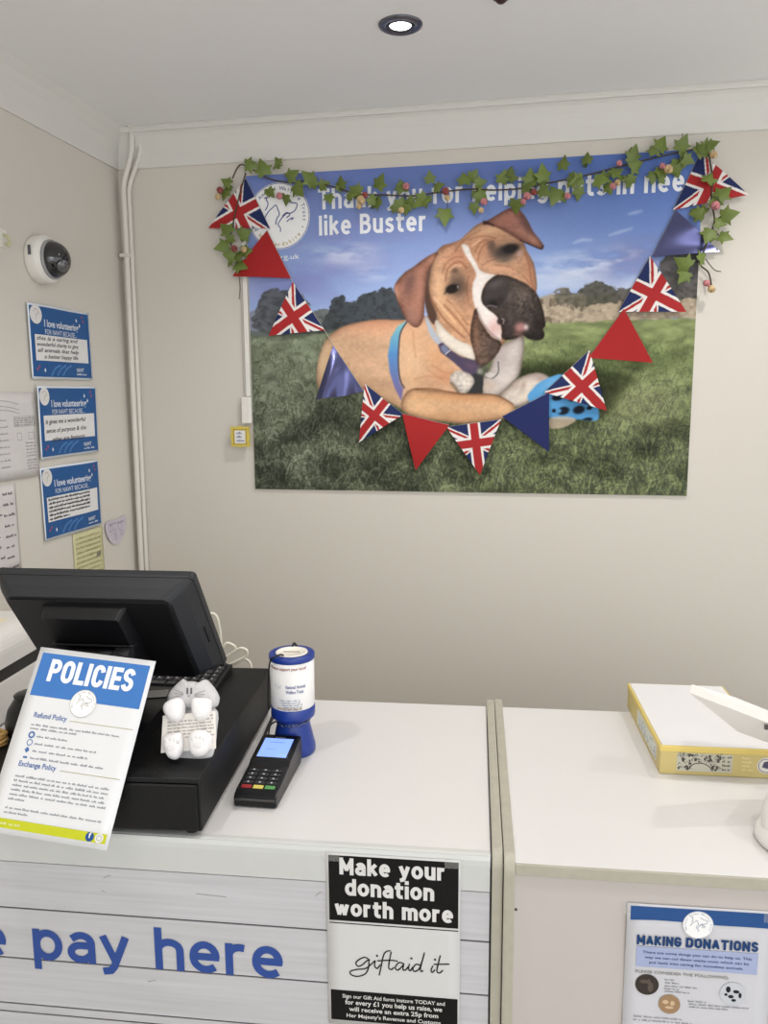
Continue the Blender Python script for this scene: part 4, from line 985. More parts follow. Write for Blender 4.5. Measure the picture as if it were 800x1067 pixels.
# ---- cash drawer
dr = thing('cash_drawer', 'wide black metal cash drawer under the till screen', 'cash drawer', ctr(-.458, 0, .9), (0, 0, TH + math.radians(2.1)))
DW, DD, DT = .41, .508, .1
m_draw = mat('black_powder_coat', (17, 17, 18), .55, spec=.3, bump=.25, scale=420, var=.12)
MB().box(-DW, 0, .004, DD, .009, DT, .0022).build('body', m_draw, dr)
MB().box(-DW + .004, -.004, -.003, .0045, .013, DT - .009, .002).build('drawer_front', mat('black_drawer_front', (14, 14, 15), .45, spec=.3, bump=.1, scale=300, var=.08), dr)
MB().box(-DW - .0002, .0005, .0, .006, DT - .0075, DT + .0004, .0008).build('front_lip', m_black, dr)
MB().lathe([(0, 0), (.011, 0), (.0105, .003), (.0, .003)], 24, Matrix.Translation((-DW / 2, -.003, .05)) @ Matrix.Rotation(math.pi / 2, 4, 'X')).box(-DW / 2 - .001, -DW / 2 + .001, -.0066, -.0055, .044, .056).build('lock', mat('lock_steel', (130, 130, 132), .3, 1), dr)
for x, y in ((-.022, .024), (-DW + .022, .024), (-.022, DD - .03), (-DW + .022, DD - .03)):
    MB().lathe([(.010, 0), (.011, .002), (.011, .0095), (0, .0095)], 18, Matrix.Translation((x, y, 0))).build('foot', m_rubber, dr)
# ---- till screen seen from behind
ZD = .9 + DT + .0006
mo = thing('till_monitor', 'black touchscreen till seen from behind, leaning over the cash drawer', 'till screen', ctr(-.687, .20, ZD), ROT)
def mv(u, v, z): return (u + .687, v - .20, z - ZD)
MX, MD, MN = Vector((1, 0, 0)), Vector((0, .5836, -.812)), Vector((0, -.812, -.5836))
MO = Vector(mv(-.687, .15, 1.297))
def scr(x, s, t): return tuple(MO + MX * x + MD * s + MN * t)
HW, HL = .181, .262
def rrect(x0, x1, s0, s1, r, n=5):
    o = []
    for cx, cy, a0 in ((x1 - r, s0 + r, -90), (x1 - r, s1 - r, 0), (x0 + r, s1 - r, 90), (x0 + r, s0 + r, 180)):
        for k in range(n + 1):
            a = math.radians(a0 + 90 * k / n); o.append((cx + r * math.cos(a), cy + r * math.sin(a)))
    return o
def loft(rings, cap=True):
    n = len(rings[0][0]); vs = []; fs = []
    for o, t in rings: vs += [scr(x, s, t) for x, s in o]
    for i in range(len(rings) - 1):
        for k in range(n): fs.append((i * n + k, i * n + (k + 1) % n, (i + 1) * n + (k + 1) % n, (i + 1) * n + k))
    fs += [tuple(range(n)), tuple((len(rings) - 1) * n + k for k in range(n))]
    return MB().add(vs, fs)
loft([(rrect(-HW, HW, 0, HL, .008), -.004), (rrect(-HW, HW, 0, HL, .008), .006), (rrect(-HW + .001, HW - .001, .001, HL - .001, .010), .010)]).build('screen_housing', m_grey, mo)
loft([(rrect(-HW + .004, HW - .004, .004, HL - .004, .010), -.0046), (rrect(-HW + .004, HW - .004, .004, HL - .004, .010), -.0041)]).build('screen_glass', mat('dark_glass', (10, 12, 16), .08, spec=.8), mo)
loft([(rrect(-HW + .002, HW - .002, .002, HL - .002, .012), .0095), (rrect(-HW + .012, HW - .014, .006, HL - .012, .022), .030), (rrect(-HW + .030, HW - .032, .012, HL - .022, .020), .050)]).build('back_cover', m_grey, mo)
loft([(rrect(-HW + .036, HW - .040, .018, HL - .030, .006), .0495), (rrect(-HW + .036, HW - .040, .018, HL - .030, .006), .0535)]).build('back_panel', m_black, mo)
loft([(rrect(-.088, .066, .030, .205, .006), .053), (rrect(-.080, .058, .036, .205, .006), .078)]).build('mount_cover', m_blackg, mo)
loft([(rrect(HW - .020, HW - .006, .12, .17, .003), .014), (rrect(HW - .019, HW - .007, .121, .169, .003), .0215)]).build('port_cover', m_black, mo)
hy, hz = MO.y + MD.y * .118 + MN.y * .092, MO.z + MD.z * .118 + MN.z * .092
for x0, x1 in ((-.082, -.056), (.034, .062)):
    MB().tube([(x0, hy, hz), (x1, hy, hz)], .014, 20).build('hinge', m_grey, mo)
MB().tube([(-.056, hy, hz), (.034, hy, hz)], .0105, 18).build('hinge_pin', m_black, mo)
MB().box(-.086, .064, hy + .004, hy + .03, hz + .013, hz + .018, .002).build('hinge_bracket', m_grey, mo)
nk = MB(); o = [(hy - .010, hz + .004), (hy + .012, hz + .004), (.06, .040), (.06, .018), (-.06, .018), (-.05, .035)]
nk.add([(x, y, z) for x in (-.054, .032) for y, z in o], [(i, (i + 1) % 6, (i + 1) % 6 + 6, i + 6) for i in range(6)] + [tuple(range(6)), tuple(range(6, 12))[::-1]]).build('stand_neck', m_black, mo)
bs = MB(); o = [(-.185, 0), (-.185, .006), (-.05, .022), (.10, .030), (.115, .022), (.115, 0)]
bs.add([(x, y, z) for x, k in ((-.078, 1), (.085, 1)) for y, z in o], [(i, (i + 1) % 6, (i + 1) % 6 + 6, i + 6) for i in range(6)] + [tuple(range(6)), tuple(range(6, 12))[::-1]]).build('base_plate', m_blackg, mo)
# ---- keyboard
KBX = 0
kb = thing('keyboard', 'black keyboard lying on the cash drawer behind the cat ornament', 'keyboard', ctr(-.548, .352, ZD), (0, 0, TH + math.radians(1.0)))
KW, KD = .29, .118
o = [(0, 0), (0, .009), (KD, .019), (KD, 0)]
MB().add([(x, y, z) for x in (-KW, 0) for y, z in o], [(0, 1, 5, 4), (1, 2, 6, 5), (2, 3, 7, 6), (3, 0, 4, 7), (0, 3, 2, 1), (4, 5, 6, 7)]).build('case', m_black, kb)
m_key = mat('key_caps', (34, 34, 37), .45, var=.05); m_leg = mat('print_C8C8CC', (200, 200, 204), .5)
for r in range(6):
    y = .008 + r * .0183; z = .009 + .010 * y / KD; n = 15; x = -.008
    widths = [1] * n
    if r == 0: widths = [1, 1, 1, 1.2, 1.2, 4.6, 1.2, 1.2, 1]
    for q, w in enumerate(widths):
        ww = .0187 * w
        if x - ww < -KW + .004: break
        kk = MB().box(x - ww + .0016, x - .0016, y, y + .0158, z - .001, z + .0055, .0012)
        if q < 9 and len([1 for c_ in kb.children]) < 92:
            ko = kk.build('key', m_key, kb)
            if w == 1: MB().box(x - ww + .006, x - ww + .0085, y + .008, y + .012, z + .0054, z + .0058).build('legend', m_leg, ko)
        x -= ww
# ---- white slip between stand and keyboard
sl = thing('paper_slip', 'small white slip of paper beside the till stand, behind the policies sign', 'paper', ctr(-.650, .245, ZD + .0290), (.05, 0, TH + .25))
MB().box(0, .04, 0, .03, 0, .0008).build('page', ink('C8C6C2'), sl)
# ---- cat ornament holding a card
ca = thing('cat_ornament', 'grey and white cat ornament with big white paws, sitting back on the cash drawer', 'ornament', ctr(-.50, .060, ZD + .002), (-math.radians(30), 0, TH))
m_cat = mat('cat_grey', (196, 194, 195), .75, bump=.3, scale=260, var=.05); m_catw = mat('cat_white', (236, 233, 233), .8, bump=.3, scale=260, var=.02)
m_catd = mat('cat_markings', (92, 88, 92), .7)
def sm(o, n=4): return catmull(o, n, True)
MB().pillow(sm([(-.0400, .086), (.0300, .088), (.0390, .05), (.0380, .012), (.026, .001), (-.006, -.001), (-.030, .004), (-.041, .03)]), .018, .016).build('body', m_cat, ca)
head = [(-.0513, .0984), (-.0494, .1085), (-.0436, .117), (-.0361, .1257), (-.0285, .1325), (-.0222, .1290), (-.0084, .1288), (.0042, .1272), (.0128, .1328), (.0218, .1261), (.0299, .118), (.0363, .1091), (.0391, .1009), (.0356, .0884), (.0156, .0827), (-.0019, .082), (-.0279, .0827), (-.0463, .0886)]
hd = MB().pillow(sm(head), .010, .020).build('head', m_cat, ca)
hp = Print(base=.0105)
for x0, z0, x1, z1 in ((-.0120, .1150, -.0108, .1045), (-.0052, .1150, -.0040, .1048)): hp.stroke([(x0, z0), ((x0 + x1) / 2, (z0 + z1) / 2), (x1, z1)], .0030, .0005)
hp.poly([(-.0102, .1020), (-.0054, .1021), (-.0078, .1000)], .0005)
hp.build('face', m_catd, hd)
hp = Print(base=.0095)
for s_ in (-1, 1):
    for q, dz in enumerate((.004, 0, -.004)): hp.stroke([(-.0078 + s_ * .010, .1035 + dz * .4), (-.0078 + s_ * .019, .1045 + dz), (-.0078 + s_ * .027, .1050 + dz * 1.6)], .0008, .0010 - .004 * 0)
hp.build('whiskers', mat('whisker_grey', (130, 126, 128), .7), hd)
for o in ([(-.046, .087), (-.0333, .0957), (-.0213, .097), (-.013, .0882), (-.0104, .0703), (-.0158, .0603), (-.0258, .0575), (-.037, .0627), (-.0468, .0754)],
          [(.0014, .097), (.0168, .0992), (.0309, .0973), (.034, .09), (.0328, .0704), (.0234, .0635), (.0133, .0623), (.0054, .0693), (.0012, .0838)]):
    MB().pillow(sm(o), -.012, .016).build('paw', m_catw, ca)
for o in ([(-.0394, .0335), (-.0265, .0397), (-.0111, .0403), (-.0053, .0302), (-.0039, .0143), (-.0088, .0015), (-.0168, -.002), (-.0276, .0022), (-.0371, .0192)],
          [(.0058, .0418), (.0171, .0471), (.0311, .0453), (.0435, .0354), (.0413, .0195), (.0344, .0081), (.0232, .0037), (.0125, .0072), (.006, .0227)]):
    f = MB().pillow(sm(o), -.014, .013).build('foot', m_catw, ca)
    cx = sum(p[0] for p in o) / 9; cz = sum(p[1] for p in o) / 9; d = MB()
    def pad(x, z, rx, rz): d.pillow([(x + rx * math.cos(a), z + rz * math.sin(a)) for a in [k * math.pi / 8 for k in range(16)]], -.0252, .0022, levels=4)
    pad(cx, cz - .004, .0085, .0068)
    for q in (-1, -.33, .33, 1): pad(cx + q * .0095, cz + .0095 - abs(q) * .004, .0026, .0032)
    d.build('paw_pads', mat('pad_white', (226, 222, 222), .8), f)
cc = thing('message_card', 'small white printed card held by the cat ornament', 'card', ctr(-.50, .060, ZD + .002), (-math.radians(30), 0, TH))
MB().prism([(-.05, .0679), (.0402, .0796), (.049, .019), (-.0436, .0079)], -.0058, -.0048).build('page', ink('E6E1DA'), cc)
p = Print(base=.0058)
for q in range(6): p.words(-.040 + q * .001, .056 - q * .0052, .078, .0026, 130 + q, slope=.13)
p.words(.012, .068, .026, .004, 7, slope=.13); p.build('printing', ink('8E8A88'), cc)
# ---- policies sign leaning on the drawer
UC, ZC, TAU, PSI, RHO, SS, VT = -.6718, 1.0453, .5723, .0094, -.0905, .986, -.0165
ex, ey, ez = Vector(EX), Vector(EY), Vector((0, 0, 1))
A_ = ex * math.cos(PSI) + ey * math.sin(PSI); B_ = -ex * math.sin(PSI) + ey * math.cos(PSI); U_ = B_ * math.sin(TAU) + ez * math.cos(TAU)
e1 = A_ * math.cos(RHO) + U_ * math.sin(RHO); e2 = -A_ * math.sin(RHO) + U_ * math.cos(RHO); e3 = e1.cross(e2)     # e3 faces the customer
PC = ctr(UC, VT, 1.0) + U_ * ((ZC - 1.0) / math.cos(TAU)); w_, h_ = .21 * SS, .297 * SS
po_s = thing('policies_sign', 'laminated POLICIES sheet with blue header leaning on the cash drawer', 'sign')
po_s.matrix_world = Matrix(((e1.x, -e3.x, e2.x, 0), (e1.y, -e3.y, e2.y, 0), (e1.z, -e3.z, e2.z, 0), (0, 0, 0, 1)))
po_s.rotation_euler = po_s.matrix_world.to_euler(); po_s.location = PC - e1 * (w_ / 2) - e2 * (h_ / 2)
sheet(po_s, w_, h_, mat('laminated_paper', (226, 226, 227), .2, var=.01, spec=.5), t=.0008)
X = lambda f: f * w_
Z = lambda f: h_ - f * h_
Print().rect(X(.035), X(.965), Z(.275), Z(.030)).build('header_band', mat('print_4478BC', '4478BC', .45, spec=.2), po_s)
p = Print(); p.pen('POLICIES', X(.5), Z(.188), .0375, X(.72), .20, 'c'); p.build('heading', ink('F0F1F4', .3), po_s)
emblem(X(.5), Z(.285), .0225, po_s, '9A968E', words=('National Animal Welfare Trust', ''), lift=.0012)
p = Print(); p.text('Refund Policy', X(.125), Z(.392), .0085, X(.28), bold=.012); p.text('Exchange Policy', X(.125), Z(.655), .0085, X(.31), bold=.012); p.build('subheading', ink('5470A8'), po_s)
p = Print(); p.rect(X(.43), X(.96), Z(.386), Z(.389)); p.rect(X(.47), X(.96), Z(.649), Z(.652)); p.build('rule', ink('A8A070'), po_s)
p = Print()
p.words(X(.125), Z(.437), X(.76), .0032, 1); p.words(X(.125), Z(.457), X(.40), .0032, 2)
for q, (zf, w) in enumerate(((.497, .28), (.536, .52), (.574, .46), (.612, .62))): p.words(X(.20), Z(zf), X(w), .0034, 5 + q)
for q in range(6): p.words(X(.125), Z(.712 + q * .0235), X(.78 if q < 5 else .14), .0034, 20 + q)
p.words(X(.125), Z(.875), X(.78), .0034, 31); p.words(X(.125), Z(.898), X(.20), .0034, 32)
p.build('body_text', ink('8C9098'), po_s)
p = Print()
p.ring(X(.155), Z(.487), .0055, .0025); p.ring(X(.158), Z(.528), .005, .0012); p.poly([(X(.155), Z(.585)), (X(.175), Z(.568)), (X(.155), Z(.551)), (X(.135), Z(.568))]); p.rect(X(.14), X(.175), Z(.612), Z(.602))
p.build('bullet_icon', ink('4C6EA4'), po_s)
Print().rect(X(.03), X(.975), Z(.972), Z(.925)).build('footer_band', ink('C2C62E', .25), po_s)
p = Print(); p.words(X(.12), Z(.955), X(.17), .004, 50, .0009); p.build('footer_text', ink('E0E0A8'), po_s)
p = Print(); p.disc(X(.845), Z(.948), .0068, lift=.0008); p.build('social_icon', ink('27518E'), po_s)
p = Print(); p.disc(X(.92), Z(.948), .0068, lift=.0008); p.build('social_icon', ink('E4E2DC'), po_s)
p = Print(); p.text('f', X(.845), Z(.953), .008, align='c', bold=.03, lift=.0011); p.build('social_letter', ink('F2F2F2'), po_s)
p = Print(); p.ring(X(.92), Z(.948), .0042, .0010, .0011); p.build('social_mark', ink('A0A0A0'), po_s)
# ---- card terminal
te = thing('card_terminal', 'black card payment terminal with lit blue screen beside cash drawer', 'card machine', ctr(-.3985, .098, .9002), (0, 0, TH - math.radians(1.5)))
o = [(0, .004), (.003, .001), (.172, .001), (.182, .010), (.184, .040), (.178, .052), (.098, .0405), (.088, .0345), (.016, .0255), (.004, .021), (0, .014)]
hw = .0375; n = len(o); tb = MB(); vs = []
for x, sh in ((-hw, .0025), (-hw + .003, 0), (hw - .003, 0), (hw, .0025)):
    cy_m = sum(q[0] for q in o) / n; cz_m = sum(q[1] for q in o) / n
    for y, z in o: vs.append((x, cy_m + (y - cy_m) * (1 - sh * 10), cz_m + (z - cz_m) * (1 - sh * 26)))
fs = [tuple(range(n)), tuple(range(3 * n, 4 * n))[::-1]]
for k in range(3):
    for i in range(n): fs.append((k * n + i, k * n + (i + 1) % n, (k + 1) * n + (i + 1) % n, (k + 1) * n + i))
tb.add(vs, fs).build('body', m_blackg, te)
def slope(y0, z0, y1, z1):            # frame lying on a sloping face of the terminal
    a = math.atan2(z1 - z0, y1 - y0); return Matrix.Translation((0, y0, z0)) @ Matrix.Rotation(a, 4, 'X')
S1 = slope(.098, .0405, .178, .052)
MB().box(-.032, .032, .004, .077, -.001, .0012, .001, S1).build('screen_bezel', mat('terminal_bezel', (10, 10, 12), .12, spec=.7), te)
MB().box(-.0280, .0270, .007, .0665, .0010, .0017, 0, S1).build('screen', mat('lit_screen', (136, 168, 252), .2, emit=.62), te)
d = MB().box(-.015, .012, .052, .0545, .0017, .0019, 0, S1).box(-.018, .0, .030, .0315, .0017, .0019, 0, S1); d.build('screen_text', mat('screen_ink', (112, 140, 226), .4, emit=.5), te)
MB().box(-.010, .010, .0695, .0715, .0010, .0016, 0, S1).build('maker_mark', mat('faint_mark', (92, 92, 98), .5), te)
S2 = slope(.016, .0255, .088, .0345)
m_tk = mat('terminal_key', (36, 36, 40), .4); cols_ = {0: [(150, 36, 42), (214, 196, 96), (84, 150, 84)]}
for r in range(5):
    for c_ in range(3):
        kc = m_tk if r else mat(('red_key', 'yellow_key', 'green_key')[c_], cols_[0][c_], .4)
        h = .0088 if r < 4 else .006
        k_ = MB().box(-.0305 + c_ * .021, -.0125 + c_ * .021, .003 + r * .0122, .003 + r * .0122 + h, -.0005, .0022, .001, S2).build('key', kc, te)
        if not r: k_['label'] = ('red key', 'yellow key', 'green key')[c_]
        if r: MB().box(-.0235 + c_ * .021, -.0205 + c_ * .021, .0055 + r * .0122, .0085 + r * .0122, .0022, .0024, 0, S2).build('legend', m_leg, k_)
MB().box(-.030, .030, -.0008, .003, .0085, .0105).build('card_slot', m_rubber, te)
MB().box(-hw + .002, hw - .002, -.0006, .004, .012, .0165, .001).build('front_lip', mat('gunmetal_trim', (70, 68, 66), .35, .6), te)
MB().tube(catmull([(-.006, .180, .02), (-.010, .20, .03), (-.014, .213, .016), (-.045, .225, .0045), (-.064, .27, .0042), (-.082, .46, .0042)], 6), .0032, 10).build('cable', m_rubber, te)
# ---- collection tin
ti = thing('collection_tin', 'blue charity collection tin with white label and narrow neck', 'collection tin', ctr(-.382, .322, .9002), (0, 0, TH + math.radians(4)))
m_blue = mat('blue_plastic', (26, 54, 136), .32, var=.04)
MB().lathe([(0, .0), (.040, 0), (.0425, .003), (.0425, .014), (.0405, .022), (.033, .056), (.0315, .064), (.0315, .070)], 48).build('base', m_blue, ti)
MB().lathe([(.0315, .069), (.036, .072), (.0425, .076), (.0432, .080), (.0432, .096), (.0418, .098), (.0, .098)], 48).build('collar', m_blue, ti)
MB().lathe([(.0418, .097), (.0424, .100), (.0432, .193), (.0, .193)], 64).build('label', mat('paper_label', (230, 228, 226), .4, var=.01), ti)
MB().lathe([(.0434, .191), (.0444, .193), (.0444, .2005), (.0432, .2025), (.033, .2030), (.032, .2015), (0, .2015)], 56).build('lid', m_blue, ti)
MB().lathe([(.0312, .2012), (.0308, .2038), (.026, .2040), (.0255, .2030), (0, .2030)], 44).build('coin_disc', mat('cream_disc', (232, 226, 214), .5), ti)
MB().box(-.016, .016, -.0022, .0022, .2029, .2034).build('coin_slot', mat('slot_shadow', (150, 138, 122), .7), ti)
cyl = lambda x, z: math.sqrt(max(0, .0437 ** 2 - min(abs(x), .0436) ** 2))
p = Print(cyl); p.text('Please support your local', -.002, .180, .0062, .068, 'c', bold=.015, lift=.0003); p.build('top_line', ink('9A5A58'), ti)
p = Print(cyl); p.text('National Animal', -.006, .144, .0068, .036, bold=.012, lift=.0003); p.text('Welfare Trust', -.006, .134, .0068, .033, bold=.012, lift=.0003); p.build('name_lettering', ink('4C5A90'), ti)
p = Print(cyl)
for q in range(5): p.words(-.018 + .002 * q, .119 - q * .0046, .042 - .003 * abs(q - 1), .0024, 150 + q, .0003)
p.build('small_print', ink('7C829C'), ti)
p = Print(cyl); p.text('www.nawt.org.uk', 0, .1015, .0052, .048, 'c', bold=.01, lift=.0003); p.build('web_address', ink('B09050'), ti)
p = Print(cyl)
for st in EMB: p.stroke([(-.022 + (x - 336) / 250 * .013, .146 - (y - 364) / 272 * .013) for x, y in st], .0007, .0003)
p.build('emblem', ink('C2C4D0'), ti)
MB().tube(catmull([(-.012, -.024, .2035), (-.016, -.034, .2085), (-.030, -.040, .2035), (-.0385, -.031, .185), (-.0425, -.024, .14), (-.0445, -.021, .108), (-.0440, -.020, .094)], 6), .0017, 8).build('carry_cord', m_rubber, ti)
MB().tube(catmull([(-.004, .028, .202), (-.001, .036, .2085), (.006, .032, .203)], 5), .0020, 8).build('cord_knot', m_rubber, ti)
ch = MB()
for k in range(26):
    a = 2 * math.pi * k / 26; z = .066 + .003 * math.sin(a + .6)
    ch.tube([(.0335 * math.cos(a + q * .26 - .13), .0335 * math.sin(a + q * .26 - .13), z + (.0014 if (k + q) % 2 else -.0014)) for q in (0, .5, 1)], .0013, 6)
ch.build('neck_chain', mat('chain_steel', (120, 124, 150), .3, .8), ti)
MB().tube(catmull([(-.031, -.012, .066), (-.042, -.020, .060), (-.045, -.026, .04), (-.043, -.030, .012), (-.040, -.034, .0025)], 6), .0016, 8).build('tether', m_rubber, ti)
# ---- white cable loops behind the drawer
wc = thing('white_cable', 'looped white cable behind the till screen', 'cable', ctr(-.58, .545, .9), ROT)
q_ = [(-.63, .535, 1.10), (-.617, .540, 1.112), (-.606, .545, 1.100), (-.602, .55, 1.064), (-.600, .55, 1.03), (-.586, .55, 1.040), (-.570, .552, 1.032), (-.571, .555, 1.019), (-.586, .555, 1.010), (-.597, .552, 1.001), (-.580, .548, 1.014), (-.556, .546, 1.030), (-.541, .546, 1.026), (-.543, .548, 1.012),
      (-.566, .55, .998), (-.593, .552, .984), (-.570, .554, .988), (-.553, .556, 1.001), (-.538, .556, .995), (-.535, .556, .975), (-.54, .556, .93), (-.56, .55, .9045), (-.62, .54, .9042)]
MB().tube(catmull([(a + .58, b - .545, c - .9) for a, b, c in q_], 6), .0034, 10).build('cord', mat('cream_cable', (226, 220, 204), .5), wc)
# ---- white printer at the left end
pr = thing('printer', 'white office printer with a dark slot, behind the policies sign at left frame edge', 'printer', ctr(-1.03, .17, .9), ROT)
m_pr = mat('white_casing', (216, 213, 208), .45, var=.015); 
def casing(x0, x1, y0, y1, z0, z1, r, name, m):
    o = [(x1, z0)] + [(x1 - r + r * math.cos(a), z1 - r + r * math.sin(a)) for a in [k * math.pi / 16 for k in range(9)]] + [(x0 + .01, z1), (x0, z1 - .01), (x0, z0)]
    return MB().prism(o, y0, y1).build(name, m, pr)
casing(-.24, 0, 0, .40, .006, .092, .002, 'lower_body', m_pr)
MB().box(-.235, -.006, .006, .394, .0915, .1225).build('slot_band', mat('slot_black', (24, 24, 25), .4), pr)
casing(-.24, 0, 0, .40, .122, .196, .045, 'lid', m_pr)
MB().box(-.12, -.055, .26, .34, .1958, .1964).build('sticker', mat('cream_sticker', (226, 214, 184), .5, var=.12, scale=60), pr)
for x in (-.22, -.02):
    for y in (.03, .37): MB().lathe([(.010, 0), (.010, .0065), (0, .0065)], 14, Matrix.Translation((x, y, 0))).build('foot', m_rubber, pr)
# ---- dark pot and golden twine by the sign
pt_ = thing('black_pot', 'small round black pot half hidden behind the policies sign', 'pot', ctr(-.812, .128, ZD), ROT)
MB().lathe([(0, 0), (.036, 0), (.042, .012), (.042, .03), (.036, .052), (.026, .068), (.022, .072), (.022, .078), (.018, .080), (0, .080)], 40).build('body', m_blackg, pt_)
MB().tube([(.0225 * math.cos(a), .0225 * math.sin(a), .0755) for a in [k * math.pi / 16 for k in range(32)]], .0025, 8, True).build('rim', m_black, pt_)
tw = thing('twine_bundle', 'golden brown twisted twine bundle beside black pot at left frame edge', 'twine', ctr(-.848, .082, ZD), ROT)
m_tw = mat('golden_twine', (176, 136, 76), .75, bump=.4, scale=260, var=.25)
for k in range(4):
    r_ = .0125 + .0015 * (k % 2); z = .0045 + .0058 * k
    MB().tube([(r_ * 1.15 * math.cos(a), r_ * .9 * math.sin(a), z + .002 * math.sin(2 * a + k) * (k > 0)) for a in [q * math.pi / 12 for q in range(24)]], .0034, 8, True).build('strand', m_tw, tw)
# ---- black cable end below the sign
bc = thing('black_cable', 'thin black cable on the counter edge under the policies sign', 'cable', ctr(-.80, .02, .9014), ROT)
MB().tube(catmull([(-.14, -.003, .0022), (-.06, .002, .0022), (0, .008, .0022), (.05, .012, .0022), (.09, .05, .0008), (.12, .06, .0008)], 6), .0020, 8).build('cord', m_rubber, bc)
# ---- gift aid sheet taped on the counter front
gs = thing('gift_aid_sheet', 'black and white gift aid sheet taped to the plank front', 'sign', ctr(-.2565, -.0058, .5955), ROT)
GW, GH = .2095, .2975
sheet(gs, GW, GH, mat('sheet_white', (208, 207, 206), .3, var=.01))
X = lambda f: f * GW
Z = lambda f: GH - f * GH
p = Print(); p.rect(X(.02), X(.985), Z(.385), Z(.012)); p.rect(X(.02), X(.985), Z(.402), Z(.3965)); p.rect(X(.02), X(.985), Z(.975), Z(.795)); p.build('black_panel', mat('print_0C0B0B', '0E0D0D', .5, spec=.2), gs)
p = Print(); p.pen('Make your', X(.495), Z(.118), .0285, X(.78), .215, 'c', gap=.17); p.build('heading', ink('D8D6D4'), gs); p = Print(); p.pen('donation', X(.475), Z(.236), .0285, X(.66), .215, 'c', gap=.17); p.build('heading', ink('D8D6D4'), gs); p = Print(); p.pen('worth more', X(.505), Z(.355), .0285, X(.88), .215, 'c', gap=.17)
p.build('heading', ink('D8D6D4'), gs)
p = Print(); g = [[(.345, .605), (.31, .59), (.27, .60), (.235, .625), (.25, .645), (.285, .635), (.33, .605), (.335, .64), (.31, .685), (.25, .705), (.20, .70), (.19, .68), (.24, .665), (.31, .655), (.365, .62)],
     [(.365, .62), (.385, .605), (.38, .635), (.40, .65), (.425, .625)], [(.415, .69), (.43, .64), (.45, .57), (.475, .545), (.505, .54)], [(.40, .605), (.45, .60), (.515, .595), (.56, .598)],
     [(.51, .545), (.495, .60), (.49, .64), (.51, .65), (.53, .635)], [(.605, .61), (.57, .605), (.54, .635), (.56, .65), (.60, .62), (.605, .61), (.60, .645), (.62, .645), (.64, .625)], [(.65, .608), (.642, .635), (.655, .648), (.675, .625)],
     [(.735, .612), (.70, .608), (.675, .635), (.69, .65), (.73, .625), (.765, .535), (.735, .625), (.74, .648), (.755, .64)], [(.83, .608), (.815, .635), (.825, .648), (.845, .63)], [(.885, .545), (.865, .61), (.86, .64), (.88, .648), (.905, .63)], [(.835, .60), (.88, .597), (.955, .592)]]
for st in g: p.stroke([(X((x - .10) * .98 + .085), Z(y)) for x, y in st], .0021, .0008, 5)
for x, y in ((.400, .575), (.665, .575), (.845, .572)): p.disc(X((x - .10) * .98 + .085), Z(y), .0018, lift=.0008, n=12)
p.build('handwritten_logo', ink('1E1D1E'), gs)
p = Print()
p.text('Sign our Gift Aid form instore TODAY and', X(.5), Z(.838), .0068, X(.78), 'c', bold=.015); p.text('for every £1 you help us raise, we', X(.5), Z(.876), .0085, X(.74), 'c', bold=.02)
p.text('will receive an extra 25p from', X(.5), Z(.915), .0080, X(.68), 'c', bold=.02); p.text("Her Majesty's Revenue and Customs", X(.5), Z(.953), .0068, X(.72), 'c', bold=.015)
p.build('small_lettering', ink('DAD8D4'), gs)
for x, z in ((.008, .292), (.20, .292)): tape(gs, x, z, .03, .016)
# ================================================================ on and in front of the side counter
ds = thing('donations_sheet', 'MAKING DONATIONS sheet with blue band and round pictures on white counter front', 'sign', ctr(.2015, -.0068, .5455), ROT)
DW_, DH_ = .2105, .2975
cv = lambda x, z: .0012 + .0022 * (math.sin(z * 30) * .5 + .5) * (1 - x / DW_)
sheet(ds, DW_, DH_, mat('sheet_white_satin', (202, 201, 206), .3, var=.01), cv)
K = .000289
X = lambda zx: (zx - 105) * K
Z = lambda zy: DH_ - (zy - 118) * K
pts = [(X(122), Z(207)), (X(250), Z(201)), (X(400), Z(203)), (X(560), Z(210)), (X(700), Z(209)), (X(832), Z(211)), (X(832), Z(128)), (X(122), Z(128))]
Print(cv).poly(pts, .0012).build('blue_band', ink('2A5088'), ds)
emblem(X(460), Z(213), 77 * K, ds, '7C84A0', cv, words=('National Animal Welfare Trust', ''), lift=.0016)
p = Print(cv); p.pen('MAKING', X(160), Z(345), 56 * K, 222 * K, .235, lift=.0016); p.pen('DONATIONS', X(406), Z(345), 56 * K, 356 * K, .235, lift=.0016); p.build('heading', ink('20406F'), ds)
Print(cv).rect(X(160), X(766), Z(475), Z(355), .0010, 6, 2).build('blue_box', ink('A2ACCC'), ds)
p = Print(cv)
for q, s_ in enumerate(('There are some things you can do to help us. This', 'way we can cut down waste costs which can be', 'put back into caring for homeless animals.')): p.text(s_, X(463), Z(394 + q * 29), 15 * K, (545, 520, 470)[q] * K, 'c', bold=.012, lift=.0014)
p.build('blurb', ink('3E4C7C'), ds)
p = Print(cv); p.text('PLEASE CONSIDER THE FOLLOWING:', X(160), Z(512), 17 * K, 470 * K, bold=.02, lift=.0012); p.build('subheading', ink('8A8A86'), ds)
p = Print(cv)
for x, y, w in ((310, 545, 60), (312, 563, 75), (312, 582, 160), (312, 598, 75), (312, 613, 130), (432, 660, 100), (440, 676, 300), (440, 692, 200), (160, 770, 250), (160, 790, 300), (160, 880, 400), (160, 905, 420), (160, 930, 380)): p.words(X(x), Z(y), w * K, 9 * K, x + y, .0012)
p.build('body_text', ink('84848C'), ds)
